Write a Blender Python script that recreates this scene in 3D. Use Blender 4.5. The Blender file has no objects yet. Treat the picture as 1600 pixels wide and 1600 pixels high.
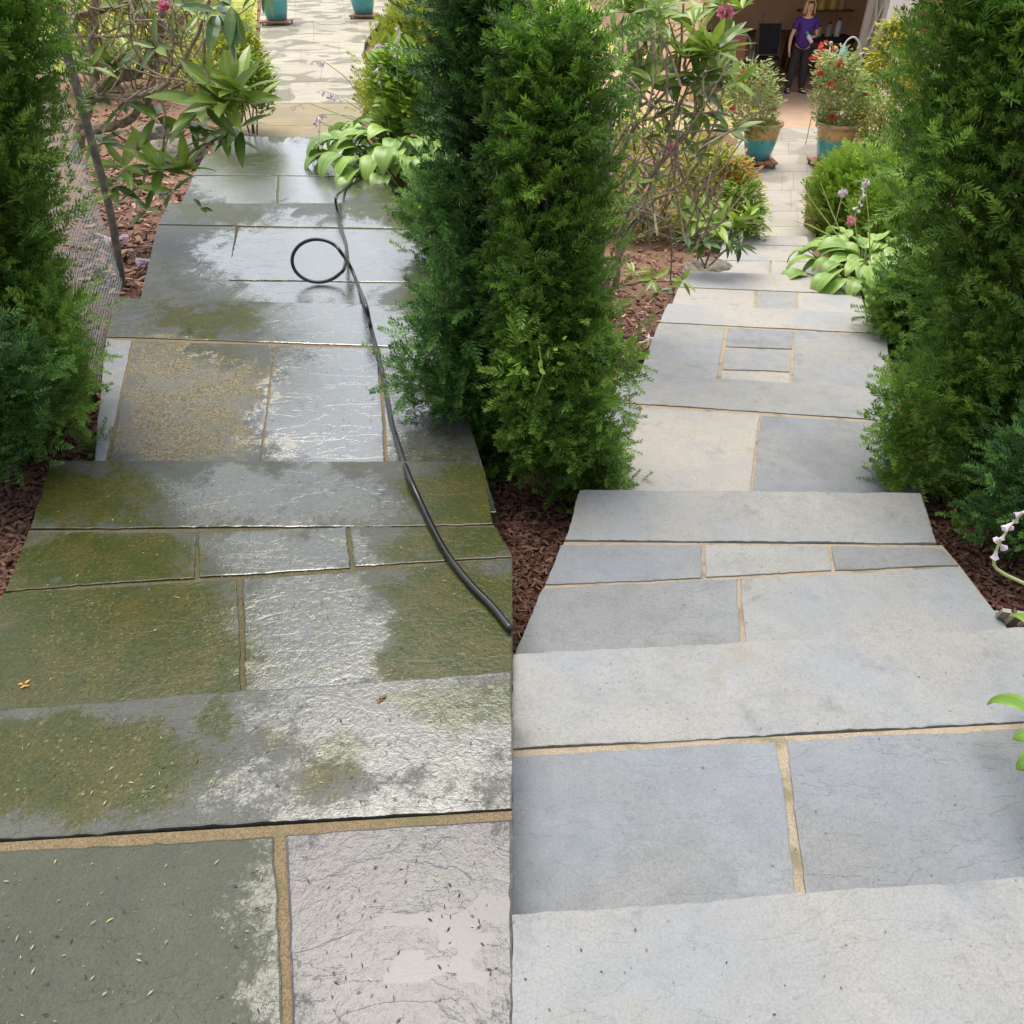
import bpy, math, random
import numpy as np
from mathutils import Vector

# ------------------------------------------------------------------ camera, sky, sun, exposure
S = bpy.context.scene
COL = S.collection
PITCH = 38.0
CZ = 1.6
FPX = 1209.0
cam_d = bpy.data.cameras.new("camera")
cam = bpy.data.objects.new("camera", cam_d)
COL.objects.link(cam)
cam.location = (0, 0, CZ)
cam.rotation_euler = (math.radians(90 - PITCH), 0, 0)
cam_d.sensor_fit = 'HORIZONTAL'
cam_d.angle = 2 * math.atan(800 / FPX)
cam_d.clip_start = 0.02
cam_d.clip_end = 900
S.camera = cam

SUN_EL, SUN_AZ = 74.0, -20.0      # azimuth from +Y, clockwise towards +X
w = bpy.data.worlds.new("World")
S.world = w
w.use_nodes = True
nt = w.node_tree
bg = nt.nodes['Background']
sky = nt.nodes.new('ShaderNodeTexSky')
sky.sky_type = 'NISHITA'
sky.sun_disc = False
sky.sun_elevation = math.radians(SUN_EL)
sky.sun_rotation = math.radians(SUN_AZ)
sky.dust_density = 2.5
sky.air_density = 1.0
sky.ozone_density = 1.0
hs = nt.nodes.new('ShaderNodeHueSaturation')     # thin cloud: the blue is washed out
hs.inputs['Saturation'].default_value = 0.34
nt.links.new(sky.outputs[0], hs.inputs['Color'])
nt.links.new(hs.outputs[0], bg.inputs[0])
bg.inputs[1].default_value = 0.15
sd = bpy.data.lights.new("sun", 'SUN')
sd.energy = 1.5
sd.angle = math.radians(42)
sd.color = (1.0, 0.92, 0.80)
sun = bpy.data.objects.new("sun", sd)
COL.objects.link(sun)
_sv = Vector((math.sin(math.radians(SUN_AZ)) * math.cos(math.radians(SUN_EL)),
              math.cos(math.radians(SUN_AZ)) * math.cos(math.radians(SUN_EL)), math.sin(math.radians(SUN_EL))))
sun.rotation_euler = _sv.to_track_quat('Z', 'Y').to_euler()
sun.location = (0, 0, 10)
S.view_settings.view_transform = 'Standard'
S.view_settings.look = 'None'
S.view_settings.exposure = 1.0
S.view_settings.gamma = 1.0
S.cycles.max_bounces = 6
S.cycles.diffuse_bounces = 3
S.cycles.glossy_bounces = 3
S.cycles.transmission_bounces = 4
S.cycles.use_adaptive_sampling = True

rng = np.random.default_rng(7)
random.seed(7)
PI = math.pi

# ------------------------------------------------------------------ measuring aids: photograph pixel -> point of the place
_cp, _sp = math.cos(math.radians(PITCH)), math.sin(math.radians(PITCH))


def ray(px, py):
    x = (px - 800) / FPX
    v = (800 - py) / FPX
    return np.array([x, _cp + v * _sp, -_sp + v * _cp])


def at(px, py, z):
    d = ray(px, py)
    t = (z - CZ) / d[2]
    return np.array([d[0] * t, d[1] * t, z])


def atY(px, py, Y):
    d = ray(px, py)
    t = Y / d[1]
    return np.array([d[0] * t, Y, CZ + d[2] * t])


def to_px(P):
    P = np.asarray(P, float)
    q = P - np.array([0, 0, CZ])
    dep = q[..., 1] * _cp - q[..., 2] * _sp
    v = q[..., 1] * _sp + q[..., 2] * _cp
    return 800 + FPX * q[..., 0] / dep, 800 - FPX * v / dep


# ------------------------------------------------------------------ mesh helpers
def mesh_np(name, V, Fs, attrs=None, smooth=False):
    """V (n,3); Fs list of int arrays (m,k); attrs {name: (n,) floats}"""
    V = np.asarray(V, np.float32)
    me = bpy.data.meshes.new(name)
    Fs = [np.asarray(f, np.int32) for f in Fs if len(f)]
    loops = np.concatenate([f.ravel() for f in Fs])
    tot = np.concatenate([np.full(len(f), f.shape[1], np.int32) for f in Fs])
    start = np.concatenate([[0], np.cumsum(tot)[:-1]]).astype(np.int32)
    me.vertices.add(len(V)); me.vertices.foreach_set('co', V.ravel())
    me.loops.add(len(loops)); me.loops.foreach_set('vertex_index', loops)
    me.polygons.add(len(tot))
    me.polygons.foreach_set('loop_start', start)
    me.polygons.foreach_set('loop_total', tot)
    me.polygons.foreach_set('use_smooth', np.full(len(tot), bool(smooth)))
    me.update(calc_edges=True)
    if attrs:
        for k, a in attrs.items():
            at_ = me.attributes.new(k, 'FLOAT', 'POINT')
            at_.data.foreach_set('value', np.asarray(a, np.float32))
    me.validate()
    return me


class MB:
    def __init__(s):
        s.V = []; s.F = {}; s.T = []; s.n = 0

    def add(s, V, F, tint=0.5):
        V = np.asarray(V, float).reshape(-1, 3)
        F = np.asarray(F, int)
        if F.ndim == 1:
            F = F[None]
        s.F.setdefault(F.shape[1], []).append(F + s.n)
        s.V.append(V)
        s.T.append(np.full(len(V), tint) if np.isscalar(tint) else np.asarray(tint, float))
        s.n += len(V)
        return s

    def also(s, F, base):
        F = np.asarray(F, int)
        s.F.setdefault(F.shape[1], []).append(F + base)

    def box(s, c, size, rz=0, rx=0, tint=0.5):
        hx, hy, hz = [a / 2 for a in size]
        V = np.array([[x, y, z] for x in (-hx, hx) for y in (-hy, hy) for z in (-hz, hz)])
        if rx:
            c_, s_ = math.cos(rx), math.sin(rx)
            V = V @ np.array([[1, 0, 0], [0, c_, s_], [0, -s_, c_]])
        if rz:
            c_, s_ = math.cos(rz), math.sin(rz)
            V = V @ np.array([[c_, s_, 0], [-s_, c_, 0], [0, 0, 1]])
        F = [[0, 1, 3, 2], [4, 6, 7, 5], [0, 4, 5, 1], [2, 3, 7, 6], [0, 2, 6, 4], [1, 5, 7, 3]]
        return s.add(V + np.array(c), F, tint)

    def tube(s, pts, r, n=6, tint=0.5, cap=True):
        P = np.asarray(pts, float)
        m = len(P)
        R = np.full(m, r) if np.isscalar(r) else np.asarray(r, float)
        T = np.gradient(P, axis=0)
        T /= np.linalg.norm(T, axis=1)[:, None] + 1e-9
        ref = np.array([0, 0, 1.0]) if abs(T[0, 2]) < .9 else np.array([1.0, 0, 0])
        U = np.zeros_like(P)
        u = ref
        for i in range(m):
            u = u - T[i] * (u @ T[i])
            nn = np.linalg.norm(u)
            u = u / nn if nn > 1e-6 else ref
            U[i] = u
        W = np.cross(T, U)
        a = np.linspace(0, 2 * PI, n, endpoint=False)
        V = P[:, None] + R[:, None, None] * (np.cos(a)[None, :, None] * U[:, None] + np.sin(a)[None, :, None] * W[:, None])
        V = V.reshape(-1, 3)
        i, j = np.meshgrid(np.arange(m - 1), np.arange(n), indexing='ij')
        j2 = (j + 1) % n
        F = np.stack([i * n + j, i * n + j2, (i + 1) * n + j2, (i + 1) * n + j], -1).reshape(-1, 4)
        b = s.n
        s.add(V, F, tint)
        if cap:
            s.F.setdefault(n, []).append(np.arange(n)[::-1][None] + b)
            s.F.setdefault(n, []).append(np.arange(n)[None] + b + (m - 1) * n)
        return s

    def lathe(s, prof, c, n=28, tint=None, rot=None):
        prof = np.asarray(prof, float)
        a = np.linspace(0, 2 * PI, n, endpoint=False)
        V = np.stack([prof[:, 0][:, None] * np.cos(a), prof[:, 0][:, None] * np.sin(a), np.repeat(prof[:, 1][:, None], n, 1)], -1).reshape(-1, 3)
        if rot is not None:
            V = V @ np.asarray(rot).T
        m = len(prof)
        i, j = np.meshgrid(np.arange(m - 1), np.arange(n), indexing='ij')
        j2 = (j + 1) % n
        F = np.stack([i * n + j, i * n + j2, (i + 1) * n + j2, (i + 1) * n + j], -1).reshape(-1, 4)
        t = 0.5 if tint is None else np.repeat(np.asarray(tint, float), n)
        return s.add(V + np.array(c), F, t)

    def ball(s, c, r, n=10, tint=.5):
        r = np.array([r, r, r]) if np.isscalar(r) else np.array(r)
        ph = np.linspace(0.02, PI - .02, n)
        b = MB().lathe(np.stack([np.sin(ph), -np.cos(ph)], 1), (0, 0, 0), n=n + 4)
        V = b.V[0] * r + np.array(c)
        return s.add(V, b.F[4][0], tint)

    def obj(s, name, mat, parent=None, smooth=False):
        V = np.concatenate(s.V)
        T = np.concatenate(s.T)
        Fs = [np.concatenate(f) for f in s.F.values()]
        return link_mesh(name, V, Fs, mat, parent, {'tint': T}, smooth)


def link_mesh(name, V, Fs, mat, parent=None, attrs=None, smooth=False):
    off = np.zeros(3)
    p = parent
    while p is not None:
        off += np.array(p.location)
        p = p.parent
    if parent is None:
        # own origin at the base of the thing
        off = np.array([(V[:, 0].min() + V[:, 0].max()) / 2, (V[:, 1].min() + V[:, 1].max()) / 2, V[:, 2].min()])
    me = mesh_np(name, V - off, Fs, attrs, smooth)
    me.materials.append(mat)
    o = bpy.data.objects.new(name, me)
    COL.objects.link(o)
    if parent is None:
        o.location = off
    else:
        o.parent = parent
    return o


def thing(name, label, cat, loc, group=None):
    o = bpy.data.objects.new(name, None)
    COL.objects.link(o)
    o.empty_display_size = .1
    o.location = tuple(float(a) for a in loc)
    o['label'] = label; o['category'] = cat
    if group:
        o['group'] = group
    return o


def tag(o, label, cat, group=None):
    o['label'] = label; o['category'] = cat
    if group:
        o['group'] = group
    return o


def kind(o, k):
    o['kind'] = k
    return o


def smst(a, b, x):
    t = np.clip((x - a) / (b - a), 0, 1)
    return t * t * (3 - 2 * t)


# ------------------------------------------------------------------ materials
class N:
    """short node builder"""
    def __init__(s, name):
        s.m = bpy.data.materials.new(name)
        s.m.use_nodes = True
        s.t = s.m.node_tree
        s.b = s.t.nodes['Principled BSDF']
        s.out = s.t.nodes['Material Output']

    def n(s, typ, **kw):
        nd = s.t.nodes.new('ShaderNode' + typ)
        for k, v in kw.items():
            setattr(nd, k, v)
        return nd

    def l(s, a, b):
        s.t.links.new(a, b)

    def pos(s, scale=(1, 1, 1), rz=0):
        g = s.n('NewGeometry')
        mp = s.n('Mapping')
        mp.inputs['Scale'].default_value = scale
        mp.inputs['Rotation'].default_value = (0, 0, rz)
        s.l(g.outputs['Position'], mp.inputs['Vector'])
        return mp.outputs[0]

    def noise(s, vec, scale, detail=4, rough=.55, dist=0):
        nd = s.n('TexNoise')
        nd.inputs['Scale'].default_value = scale
        nd.inputs['Detail'].default_value = detail
        nd.inputs['Roughness'].default_value = rough
        nd.inputs['Distortion'].default_value = dist
        if vec is not None:
            s.l(vec, nd.inputs['Vector'])
        return nd.outputs[0]

    def voro(s, vec, scale, feature='F1', out=0, rand=1):
        nd = s.n('TexVoronoi', feature=feature)
        nd.inputs['Scale'].default_value = scale
        nd.inputs['Randomness'].default_value = rand
        if vec is not None:
            s.l(vec, nd.inputs['Vector'])
        return nd.outputs[out]

    def attr(s, name):
        nd = s.n('Attribute', attribute_name=name)
        return nd.outputs['Fac']

    def rnd(s):
        return s.n('ObjectInfo').outputs['Random']

    def ma(s, op, a, b=None, c=None, clamp=False):
        nd = s.n('Math', operation=op, use_clamp=clamp)
        for i, x in enumerate((a, b, c)):
            if x is None:
                continue
            if isinstance(x, (int, float)):
                nd.inputs[i].default_value = x
            else:
                s.l(x, nd.inputs[i])
        return nd.outputs[0]

    def mr(s, x, a, b, c=0.0, d=1.0, smooth=True):
        nd = s.n('MapRange', interpolation_type='SMOOTHSTEP' if smooth else 'LINEAR')
        nd.inputs['From Min'].default_value = a; nd.inputs['From Max'].default_value = b
        nd.inputs['To Min'].default_value = c; nd.inputs['To Max'].default_value = d
        s.l(x, nd.inputs['Value'])
        return nd.outputs[0]

    def mix(s, f, a, b, blend='MIX'):
        nd = s.n('Mix', data_type='RGBA', blend_type=blend)
        for i, x in ((0, f), (6, a), (7, b)):
            if isinstance(x, (int, float)):
                nd.inputs[i].default_value = x
            elif isinstance(x, tuple):
                nd.inputs[i].default_value = x if len(x) == 4 else (*x, 1)
            else:
                s.l(x, nd.inputs[i])
        return nd.outputs[2]

    def bump(s, h, dist, strength=1.0, normal=None):
        nd = s.n('Bump')
        nd.inputs['Distance'].default_value = dist
        if isinstance(strength, (int, float)):
            nd.inputs['Strength'].default_value = strength
        else:
            s.l(strength, nd.inputs['Strength'])
        s.l(h, nd.inputs['Height'])
        if normal is not None:
            s.l(normal, nd.inputs['Normal'])
        return nd.outputs[0]

    def set(s, **kw):
        mp = dict(color='Base Color', rough='Roughness', spec='Specular IOR Level', ior='IOR', metal='Metallic',
                  normal='Normal', coat='Coat Weight', coatr='Coat Roughness', coatior='Coat IOR', coatn='Coat Normal')
        for k, v in kw.items():
            inp = s.b.inputs[mp[k]]
            if isinstance(v, tuple):
                inp.default_value = v if len(v) == 4 else (*v, 1)
            elif isinstance(v, (int, float)):
                inp.default_value = v
            else:
                s.l(v, inp)
        return s.m


def simple(name, c1, c2=None, rough=.6, scale=20, bump=0.0, metal=0.0, spec=.5):
    a = N(name)
    c2 = c2 or tuple(x * .75 for x in c1)
    nz = a.noise(a.pos(), scale, 5)
    a.set(color=a.mix(a.mr(nz, .35, .65), c1, c2), rough=rough, metal=metal, spec=spec)
    if bump:
        a.set(normal=a.bump(nz, bump))
    return a.m


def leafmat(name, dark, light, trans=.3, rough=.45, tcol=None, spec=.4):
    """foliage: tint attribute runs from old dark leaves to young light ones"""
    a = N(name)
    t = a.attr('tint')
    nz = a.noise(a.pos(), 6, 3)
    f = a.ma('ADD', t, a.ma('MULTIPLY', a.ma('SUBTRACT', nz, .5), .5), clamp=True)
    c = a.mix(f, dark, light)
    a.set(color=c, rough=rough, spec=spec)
    tr = a.n('BsdfTranslucent')
    if tcol:
        a.l(a.mix(.5, c, tcol), tr.inputs[0])
    else:
        a.l(c, tr.inputs[0])
    mx = a.n('MixShader')
    mx.inputs[0].default_value = trans
    a.l(a.b.outputs[0], mx.inputs[1]); a.l(tr.outputs[0], mx.inputs[2])
    a.l(mx.outputs[0], a.out.inputs[0])
    return a.m


def dry_stone(name, ca, cb, cc, cleft=.0015):
    a = N(name)
    r = a.rnd()
    g = a.n('NewGeometry')
    addv = a.n('VectorMath', operation='ADD')
    cmb = a.n('CombineXYZ')
    a.l(a.ma('MULTIPLY', r, 37.0), cmb.inputs[0]); a.l(a.ma('MULTIPLY', r, 91.0), cmb.inputs[1])
    a.l(g.outputs['Position'], addv.inputs[0]); a.l(cmb.outputs[0], addv.inputs[1])
    v = addv.outputs[0]
    big = a.noise(v, 2.2, 5, .6, .4)
    med = a.noise(v, 11, 6, .65)
    fine = a.noise(v, 180, 3, .7)
    grain = a.noise(v, 520, 2, .6)
    c = a.mix(a.mr(big, .3, .7), ca, cb)
    c = a.mix(a.ma('MULTIPLY', a.mr(med, .45, .75), .55), c, cc)
    c = a.mix(a.ma('MULTIPLY', r, .35), c, cc)
    c = a.mix(a.mr(fine, .35, .7, 0, .55), c, tuple(x * .55 for x in ca))
    f2 = a.noise(v, 55, 5, .8)
    c = a.mix(a.mr(f2, .5, .68, 0, .4), c, tuple(x * .5 for x in ca))
    c = a.mix(a.mr(grain, .5, .8, 0, .35), c, tuple(min(1, x * 1.5) for x in ca))
    pits = a.voro(v, 30, 'F1')
    pm = a.ma('MULTIPLY', a.mr(pits, .05, .12, 1, 0), a.mr(a.noise(v, 9, 2), .45, .55))
    c = a.mix(a.ma('MULTIPLY', pm, .8), c, (.07, .07, .07))
    # rusty / dirty stains
    st = a.mr(a.noise(v, 3.3, 4, .6, .8), .58, .72)
    c = a.mix(a.ma('MULTIPLY', st, .45), c, (.27, .23, .15))
    dk = a.mr(a.noise(v, 5.0, 6, .75, .3), .55, .75)
    c = a.mix(a.ma('MULTIPLY', dk, .6), c, (.12, .12, .125))
    bl = a.mr(a.noise(v, 1.7, 3, .5), .4, .65)
    c = a.mix(a.ma('MULTIPLY', bl, .35), c, (.20, .24, .30))
    # natural cleft ledges
    ms = a.n('Mapping'); ms.inputs['Scale'].default_value = (1.0, 3.2, 1)
    a.l(v, ms.inputs[0])
    cl = a.noise(ms.outputs[0], 2.6, 6, .6, .5)
    q = a.ma('MULTIPLY', cl, 7.0)
    fl = a.ma('FLOOR', q)
    fr = a.ma('FRACT', q)
    step = a.ma('ADD', fl, a.mr(fr, .9, 1.0))
    h = a.ma('ADD', a.ma('MULTIPLY', step, .5), a.ma('MULTIPLY', a.noise(v, 60, 5, .7), .55))
    n1 = a.bump(h, cleft, a.mr(r, 0, 1, .35, 1.0))
    n2 = a.bump(a.ma('ADD', fine, a.ma('MULTIPLY', grain, .5)), .0012, .8, n1)
    a.set(color=c, rough=a.mr(med, .3, .7, .55, .8), spec=.35, normal=n2)
    return a.m


def wet_stone(name, base, base2, cior=1.8):
    """rain-dark bluestone: attributes moss / film / sand say where algae, gloss imitating mirrored sky and grit lie"""
    a = N(name)
    r = a.rnd()
    v = a.pos()
    moss = a.attr('moss'); sky_sheen = a.attr('sky_sheen'); sand = a.attr('sand')
    n1 = a.noise(v, 9, 6, .7, .6)
    n2 = a.noise(v, 38, 5, .7)
    n3 = a.noise(v, 130, 4, .75)
    nd = a.ma('ADD', a.ma('MULTIPLY', a.ma('SUBTRACT', n1, .5), 1.5), a.ma('MULTIPLY', a.ma('SUBTRACT', n2, .5), 1.3))
    nd = a.ma('ADD', nd, a.ma('MULTIPLY', a.ma('SUBTRACT', n3, .5), 1.2))
    mm = a.mr(a.ma('ADD', moss, nd), .25, .70)
    ff = a.mr(a.ma('SUBTRACT', a.ma('ADD', sky_sheen, nd), a.ma('MULTIPLY', moss, .25)), .25, .75)
    ss = a.mr(a.ma('ADD', sand, nd), .30, .70)
    pud = a.mr(a.ma('ADD', a.attr('puddle'), a.ma('MULTIPLY', a.ma('SUBTRACT', n1, .5), .9)), .45, .5)
    c = a.mix(a.mr(a.noise(v, 4, 5, .6), .35, .65), base, base2)
    c = a.mix(a.mr(a.noise(v, 160, 3, .7), .4, .7, 0, .5), c, tuple(x * .5 for x in base))
    # algae: olive with green and brown drifts
    al = a.mix(a.mr(a.noise(v, 7, 5, .7), .4, .62), (.036, .047, .005), (.062, .058, .010))
    al = a.mix(a.mr(a.noise(v, 120, 4, .75), .4, .7, 0, .8), al, (.014, .019, .003))
    al = a.mix(a.mr(a.noise(v, 70, 5, .85), .56, .66, 0, .6), al, (.13, .12, .035))
    c = a.mix(a.ma('MULTIPLY', mm, .95), c, al)
    # lichen rosettes
    li = a.voro(v, 52, 'F1')
    lm = a.ma('MULTIPLY', a.mr(li, .16, .26, 1, 0), a.mr(a.noise(v, 5, 2), .42, .55))
    lm = a.ma('MULTIPLY', lm, a.attr('lichen'))
    c = a.mix(a.ma('MULTIPLY', lm, .4), c, (.20, .23, .08))
    # grit and crumbs
    sa = a.mix(a.mr(a.noise(v, 95, 5, .85), .44, .56), (.028, .024, .006), (.20, .165, .075))
    sa = a.mix(a.mr(a.noise(v, 6, 4, .7), .45, .6, 0, .6), sa, (.10, .105, .095))
    c = a.mix(ss, c, sa)
    cr = a.voro(v, 85, 'F1')
    cm = a.ma('MULTIPLY', a.mr(cr, .12, .2, 1, 0), a.mr(a.noise(v, 13, 3), .55, .62))
    c = a.mix(a.ma('MULTIPLY', cm, .8), c, (.012, .011, .008))
    # relief
    ms = a.n('Mapping'); ms.inputs['Scale'].default_value = (1.0, 2.6, 1)
    a.l(v, ms.inputs[0])
    cl = a.noise(ms.outputs[0], 3.0, 6, .6, .6)
    q = a.ma('MULTIPLY', cl, 6.0)
    step = a.ma('ADD', a.ma('FLOOR', q), a.mr(a.ma('FRACT', q), .88, 1.0))
    h = a.ma('ADD', a.ma('MULTIPLY', step, .3), a.ma('MULTIPLY', n2, .6))
    flat = a.ma('SUBTRACT', 1.0, a.ma('MULTIPLY', pud, .85))
    b1 = a.bump(h, .0016, a.ma('MULTIPLY', flat, .8))
    rip = a.ma('ADD', a.noise(v, 48, 4, .6, 1.0), a.ma('MULTIPLY', a.noise(v, 210, 3, .7), .3))
    b2 = a.bump(rip, .0013, a.ma('MULTIPLY', flat, 1.0), b1)
    gb = a.bump(a.noise(v, 240, 3, .8), .004, a.ma('MULTIPLY', ss, .8), b2)
    rough = a.ma('SUBTRACT', .55, a.ma('MULTIPLY', ff, .42))
    rough = a.ma('ADD', rough, a.ma('MULTIPLY', ss, .12))
    
    notcr = a.ma('SUBTRACT', 1.0, a.ma('MULTIPLY', cm, .8))
    a.set(color=c, rough=rough, spec=a.ma('SUBTRACT', .22, a.ma('MULTIPLY', mm, .12)), normal=gb, coat=a.ma('MULTIPLY', a.ma('ADD', a.ma('MULTIPLY', ff, .82), a.ma('ADD', .14, a.ma('MULTIPLY', mm, .10))), notcr),
          coatr=a.ma('SUBTRACT', .13, a.ma('MULTIPLY', ff, .06)), coatior=cior, coatn=gb)
    return a.m


def mortar_mat(name, c1=(.36, .25, .14), c2=(.20, .14, .08)):
    a = N(name)
    v = a.pos()
    f = a.noise(v, 240, 3, .8)
    c = a.mix(a.mr(f, .35, .65), c1, c2)
    c = a.mix(a.mr(a.noise(v, 12, 4), .5, .7, 0, .6), c, (.13, .13, .06))
    a.set(color=c, rough=.9, spec=.2, normal=a.bump(f, .003))
    return a.m


def mulch_mat():
    a = N('mulch')
    v = a.pos((1, 1, 1))
    w1 = a.noise(v, 14, 5, .7, 1.5)
    ch = a.voro(v, 60, 'F1', 1)
    sep = a.n('SeparateColor'); a.l(ch, sep.inputs[0])
    c = a.mix(a.mr(sep.outputs[0], .1, .9), (.055, .022, .014), (.20, .095, .06))
    c = a.mix(a.mr(w1, .4, .65), c, (.035, .016, .011))
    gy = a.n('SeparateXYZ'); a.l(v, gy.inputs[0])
    c = a.mix(a.mr(gy.outputs[1], 4, 9, 0, .6), c, (.40, .24, .16))  # bright exposure of the far beds mixed into the mulch colour
    d = a.voro(v, 60, 'F1')
    a.set(color=c, rough=.9, spec=.2, normal=a.bump(a.ma('ADD', d, w1), .02))
    return a.m


M = {}
M['dry'] = dry_stone('bluestone_dry', (.285, .283, .266), (.345, .338, .312), (.225, .226, .218))
M['dry_tan'] = dry_stone('bluestone_tan', (.41, .375, .32), (.37, .355, .325), (.35, .33, .285))
M['dry_blue'] = dry_stone('bluestone_blue', (.215, .225, .23), (.285, .29, .285), (.175, .182, .19), .0022)
M['wet'] = wet_stone('bluestone_wet', (.050, .055, .048), (.072, .076, .058), 1.85)
M['wet_olive'] = wet_stone('bluestone_olive', (.048, .055, .036), (.064, .070, .047), 1.4)
M['wet_front'] = wet_stone('bluestone_wet_tread', (.060, .064, .058), (.085, .088, .074), 1.62)
M['wet_pud'] = wet_stone('bluestone_puddled', (.050, .050, .052), (.070, .066, .068), 1.36)
M['wet_land'] = wet_stone('bluestone_wet_landing', (.060, .066, .068), (.080, .084, .080), 3.0)  # base kept paler and bluer to carry the reflected sky
M['mortar'] = mortar_mat('mortar', (.46, .38, .28), (.27, .22, .16))
M['mortar_dark'] = mortar_mat('mortar_dark', (.15, .13, .075), (.06, .055, .03))
M['mortar_wet'] = mortar_mat('mortar_wet', (.27, .20, .12), (.13, .10, .055))
M['base'] = simple('stone_footing', (.07, .065, .055), rough=.9, bump=.01)
M['mulch'] = mulch_mat()
M['chip'] = leafmat('bark_chip', (.07, .028, .018), (.42, .25, .17), trans=0, rough=.85)
M['yew'] = leafmat('yew_needles', (.012, .044, .009), (.34, .54, .085), trans=.3, rough=.4, tcol=(.2, .5, .03))
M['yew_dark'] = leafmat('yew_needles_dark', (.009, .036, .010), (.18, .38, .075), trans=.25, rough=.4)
M['bark'] = simple('bark', (.13, .085, .055), (.05, .033, .022), rough=.85, scale=40, bump=.01)
M['bark_pale'] = simple('bark_pale', (.36, .28, .19), (.17, .125, .08), rough=.85, scale=30, bump=.008)
M['rhodo'] = leafmat('rhododendron_leaf', (.045, .11, .025), (.30, .42, .06), trans=.28, rough=.32, spec=.55)
M['hosta'] = leafmat('hosta_leaf', (.06, .17, .025), (.34, .50, .10), trans=.25, rough=.35, spec=.5)
M['spirea'] = leafmat('spirea_leaf', (.16, .26, .03), (.62, .62, .09), trans=.35, rough=.5)
M['boxw'] = leafmat('box_leaf', (.07, .17, .02), (.34, .50, .06), trans=.3, rough=.45)
M['gold'] = leafmat('golden_leaf', (.22, .27, .03), (.72, .68, .10), trans=.35, rough=.5)
M['orange'] = leafmat('bronze_leaf', (.30, .14, .04), (.62, .36, .10), trans=.3, rough=.5)
M['rose'] = leafmat('rose_leaf', (.12, .21, .06), (.55, .60, .20), trans=.3, rough=.45)
M['grass'] = leafmat('grass_blade', (.20, .30, .03), (.66, .68, .12), trans=.35, rough=.6)
M['stem'] = leafmat('green_stem', (.30, .38, .12), (.50, .52, .22), trans=.1, rough=.5)
M['lilac'] = leafmat('lilac_petal', (.62, .46, .58), (.86, .78, .82), trans=.4, rough=.5)
M['red'] = leafmat('red_petal', (.50, .03, .03), (.85, .20, .14), trans=.2, rough=.5)
M['pink'] = leafmat('pink_petal', (.65, .12, .25), (.85, .40, .50), trans=.3, rough=.5)
M['rubber'] = simple('rubber', (.012, .012, .014), (.022, .022, .026), rough=.28, scale=12)
M['galv'] = simple('galvanised_steel', (.42, .50, .47), (.30, .37, .35), rough=.4, metal=.6, scale=30)
M['pipe'] = simple('weathered_pipe', (.10, .09, .075), (.19, .16, .13), rough=.5, metal=.3, scale=18)
M['rock'] = simple('rock', (.20, .17, .13), (.09, .08, .06), rough=.85, scale=14, bump=.02)

# ------------------------------------------------------------------ the two flights, level by level
RISE_R, RISE_L = .18, .14
ZR = [0, -.18, -.36, -.54, -.72, -.90, -1.08, -1.26, -1.44]
ZL = [0, -.14, -.28, -.42, -.56, -.70, -.84]
Z_GAR = -1.5


def knots(edges, Z):
    out = [(-50, -0.05), (0.2, -.05)]
    for k, (px, py) in enumerate(edges):
        y = at(px, py, Z[k])[1]
        out.append((y - .02, (Z[k] + Z[k + 1]) / 2 - .07))
        out.append((y + .05, Z[k + 1] - .045))
    out.append((out[-1][0] + 1, Z[len(edges)] - .045))
    out.append((900, Z[len(edges)] - .045))
    a = np.array(out)
    return a[:, 0], a[:, 1]


KR = knots([(1200, 1400), (1200, 1003), (1170, 768), (1190, 597), (1200, 482), (1190, 430), (1195, 393), (1200, 368)], ZR)
KL = knots([(400, 1078), (400, 718), (430, 472), (450, 317), (430, 241), (430, 213)], ZL)


def zground(X, Y):
    X = np.asarray(X, float); Y = np.asarray(Y, float)
    zr = np.interp(Y, *KR)
    zr = np.where(Y > 14.9, np.minimum(zr, Z_GAR - .03), zr)
    zl = np.interp(Y, *KL)
    wgt = smst(-1.0, -0.02, X / (np.abs(Y) * .22 + .05))
    return zl * (1 - wgt) + zr * wgt


def build_ground():
    ys = np.concatenate([[-40, -15, -5, -2, -1, 0], np.arange(.1, 8, .05), np.arange(8, 20, .2), np.arange(20, 60, 2), [70, 90, 130, 200, 400]])
    xs = np.concatenate([[-300, -120, -60, -30, -18], np.arange(-12, -4, .35), np.arange(-4, 5, .08), np.arange(5, 14, .4), [18, 30, 60, 120, 300]])
    X, Y = np.meshgrid(xs, ys)
    Z = zground(X, Y)
    near = (np.abs(X) < 14) & (Y < 25) & (Y > 0)
    Z = Z - np.where(near, rng.random(Z.shape) * .016, 0)
    V = np.stack([X, Y, Z], -1).reshape(-1, 3)
    ny, nx = X.shape
    i, j = np.meshgrid(np.arange(ny - 1), np.arange(nx - 1), indexing='ij')
    F = np.stack([i * nx + j, i * nx + j + 1, (i + 1) * nx + j + 1, (i + 1) * nx + j], -1).reshape(-1, 4)
    o = link_mesh('ground', V, [F], M['mulch'], None, None, True)
    kind(o, 'structure')


build_ground()


def field(px, py, blobs):
    f = np.zeros_like(px)
    px = px + 16 * np.sin(py * .043 + px * .011) + 9 * np.sin(py * .11 - px * .05) + 5 * np.sin(py * .27 + px * .19)
    py = py + 9 * np.sin(px * .047 - py * .02) + 5 * np.sin(px * .13 + py * .07) + 3 * np.sin(px * .31)
    for cx, cy, rx, ry, s in blobs:
        d = (np.abs((px - cx) / rx) ** 2.6 + np.abs((py - cy) / ry) ** 2.6) ** (1 / 2.6)
        f = np.maximum(f, s * (1 - smst(.45, 1.45, d)))
    return f


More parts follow.
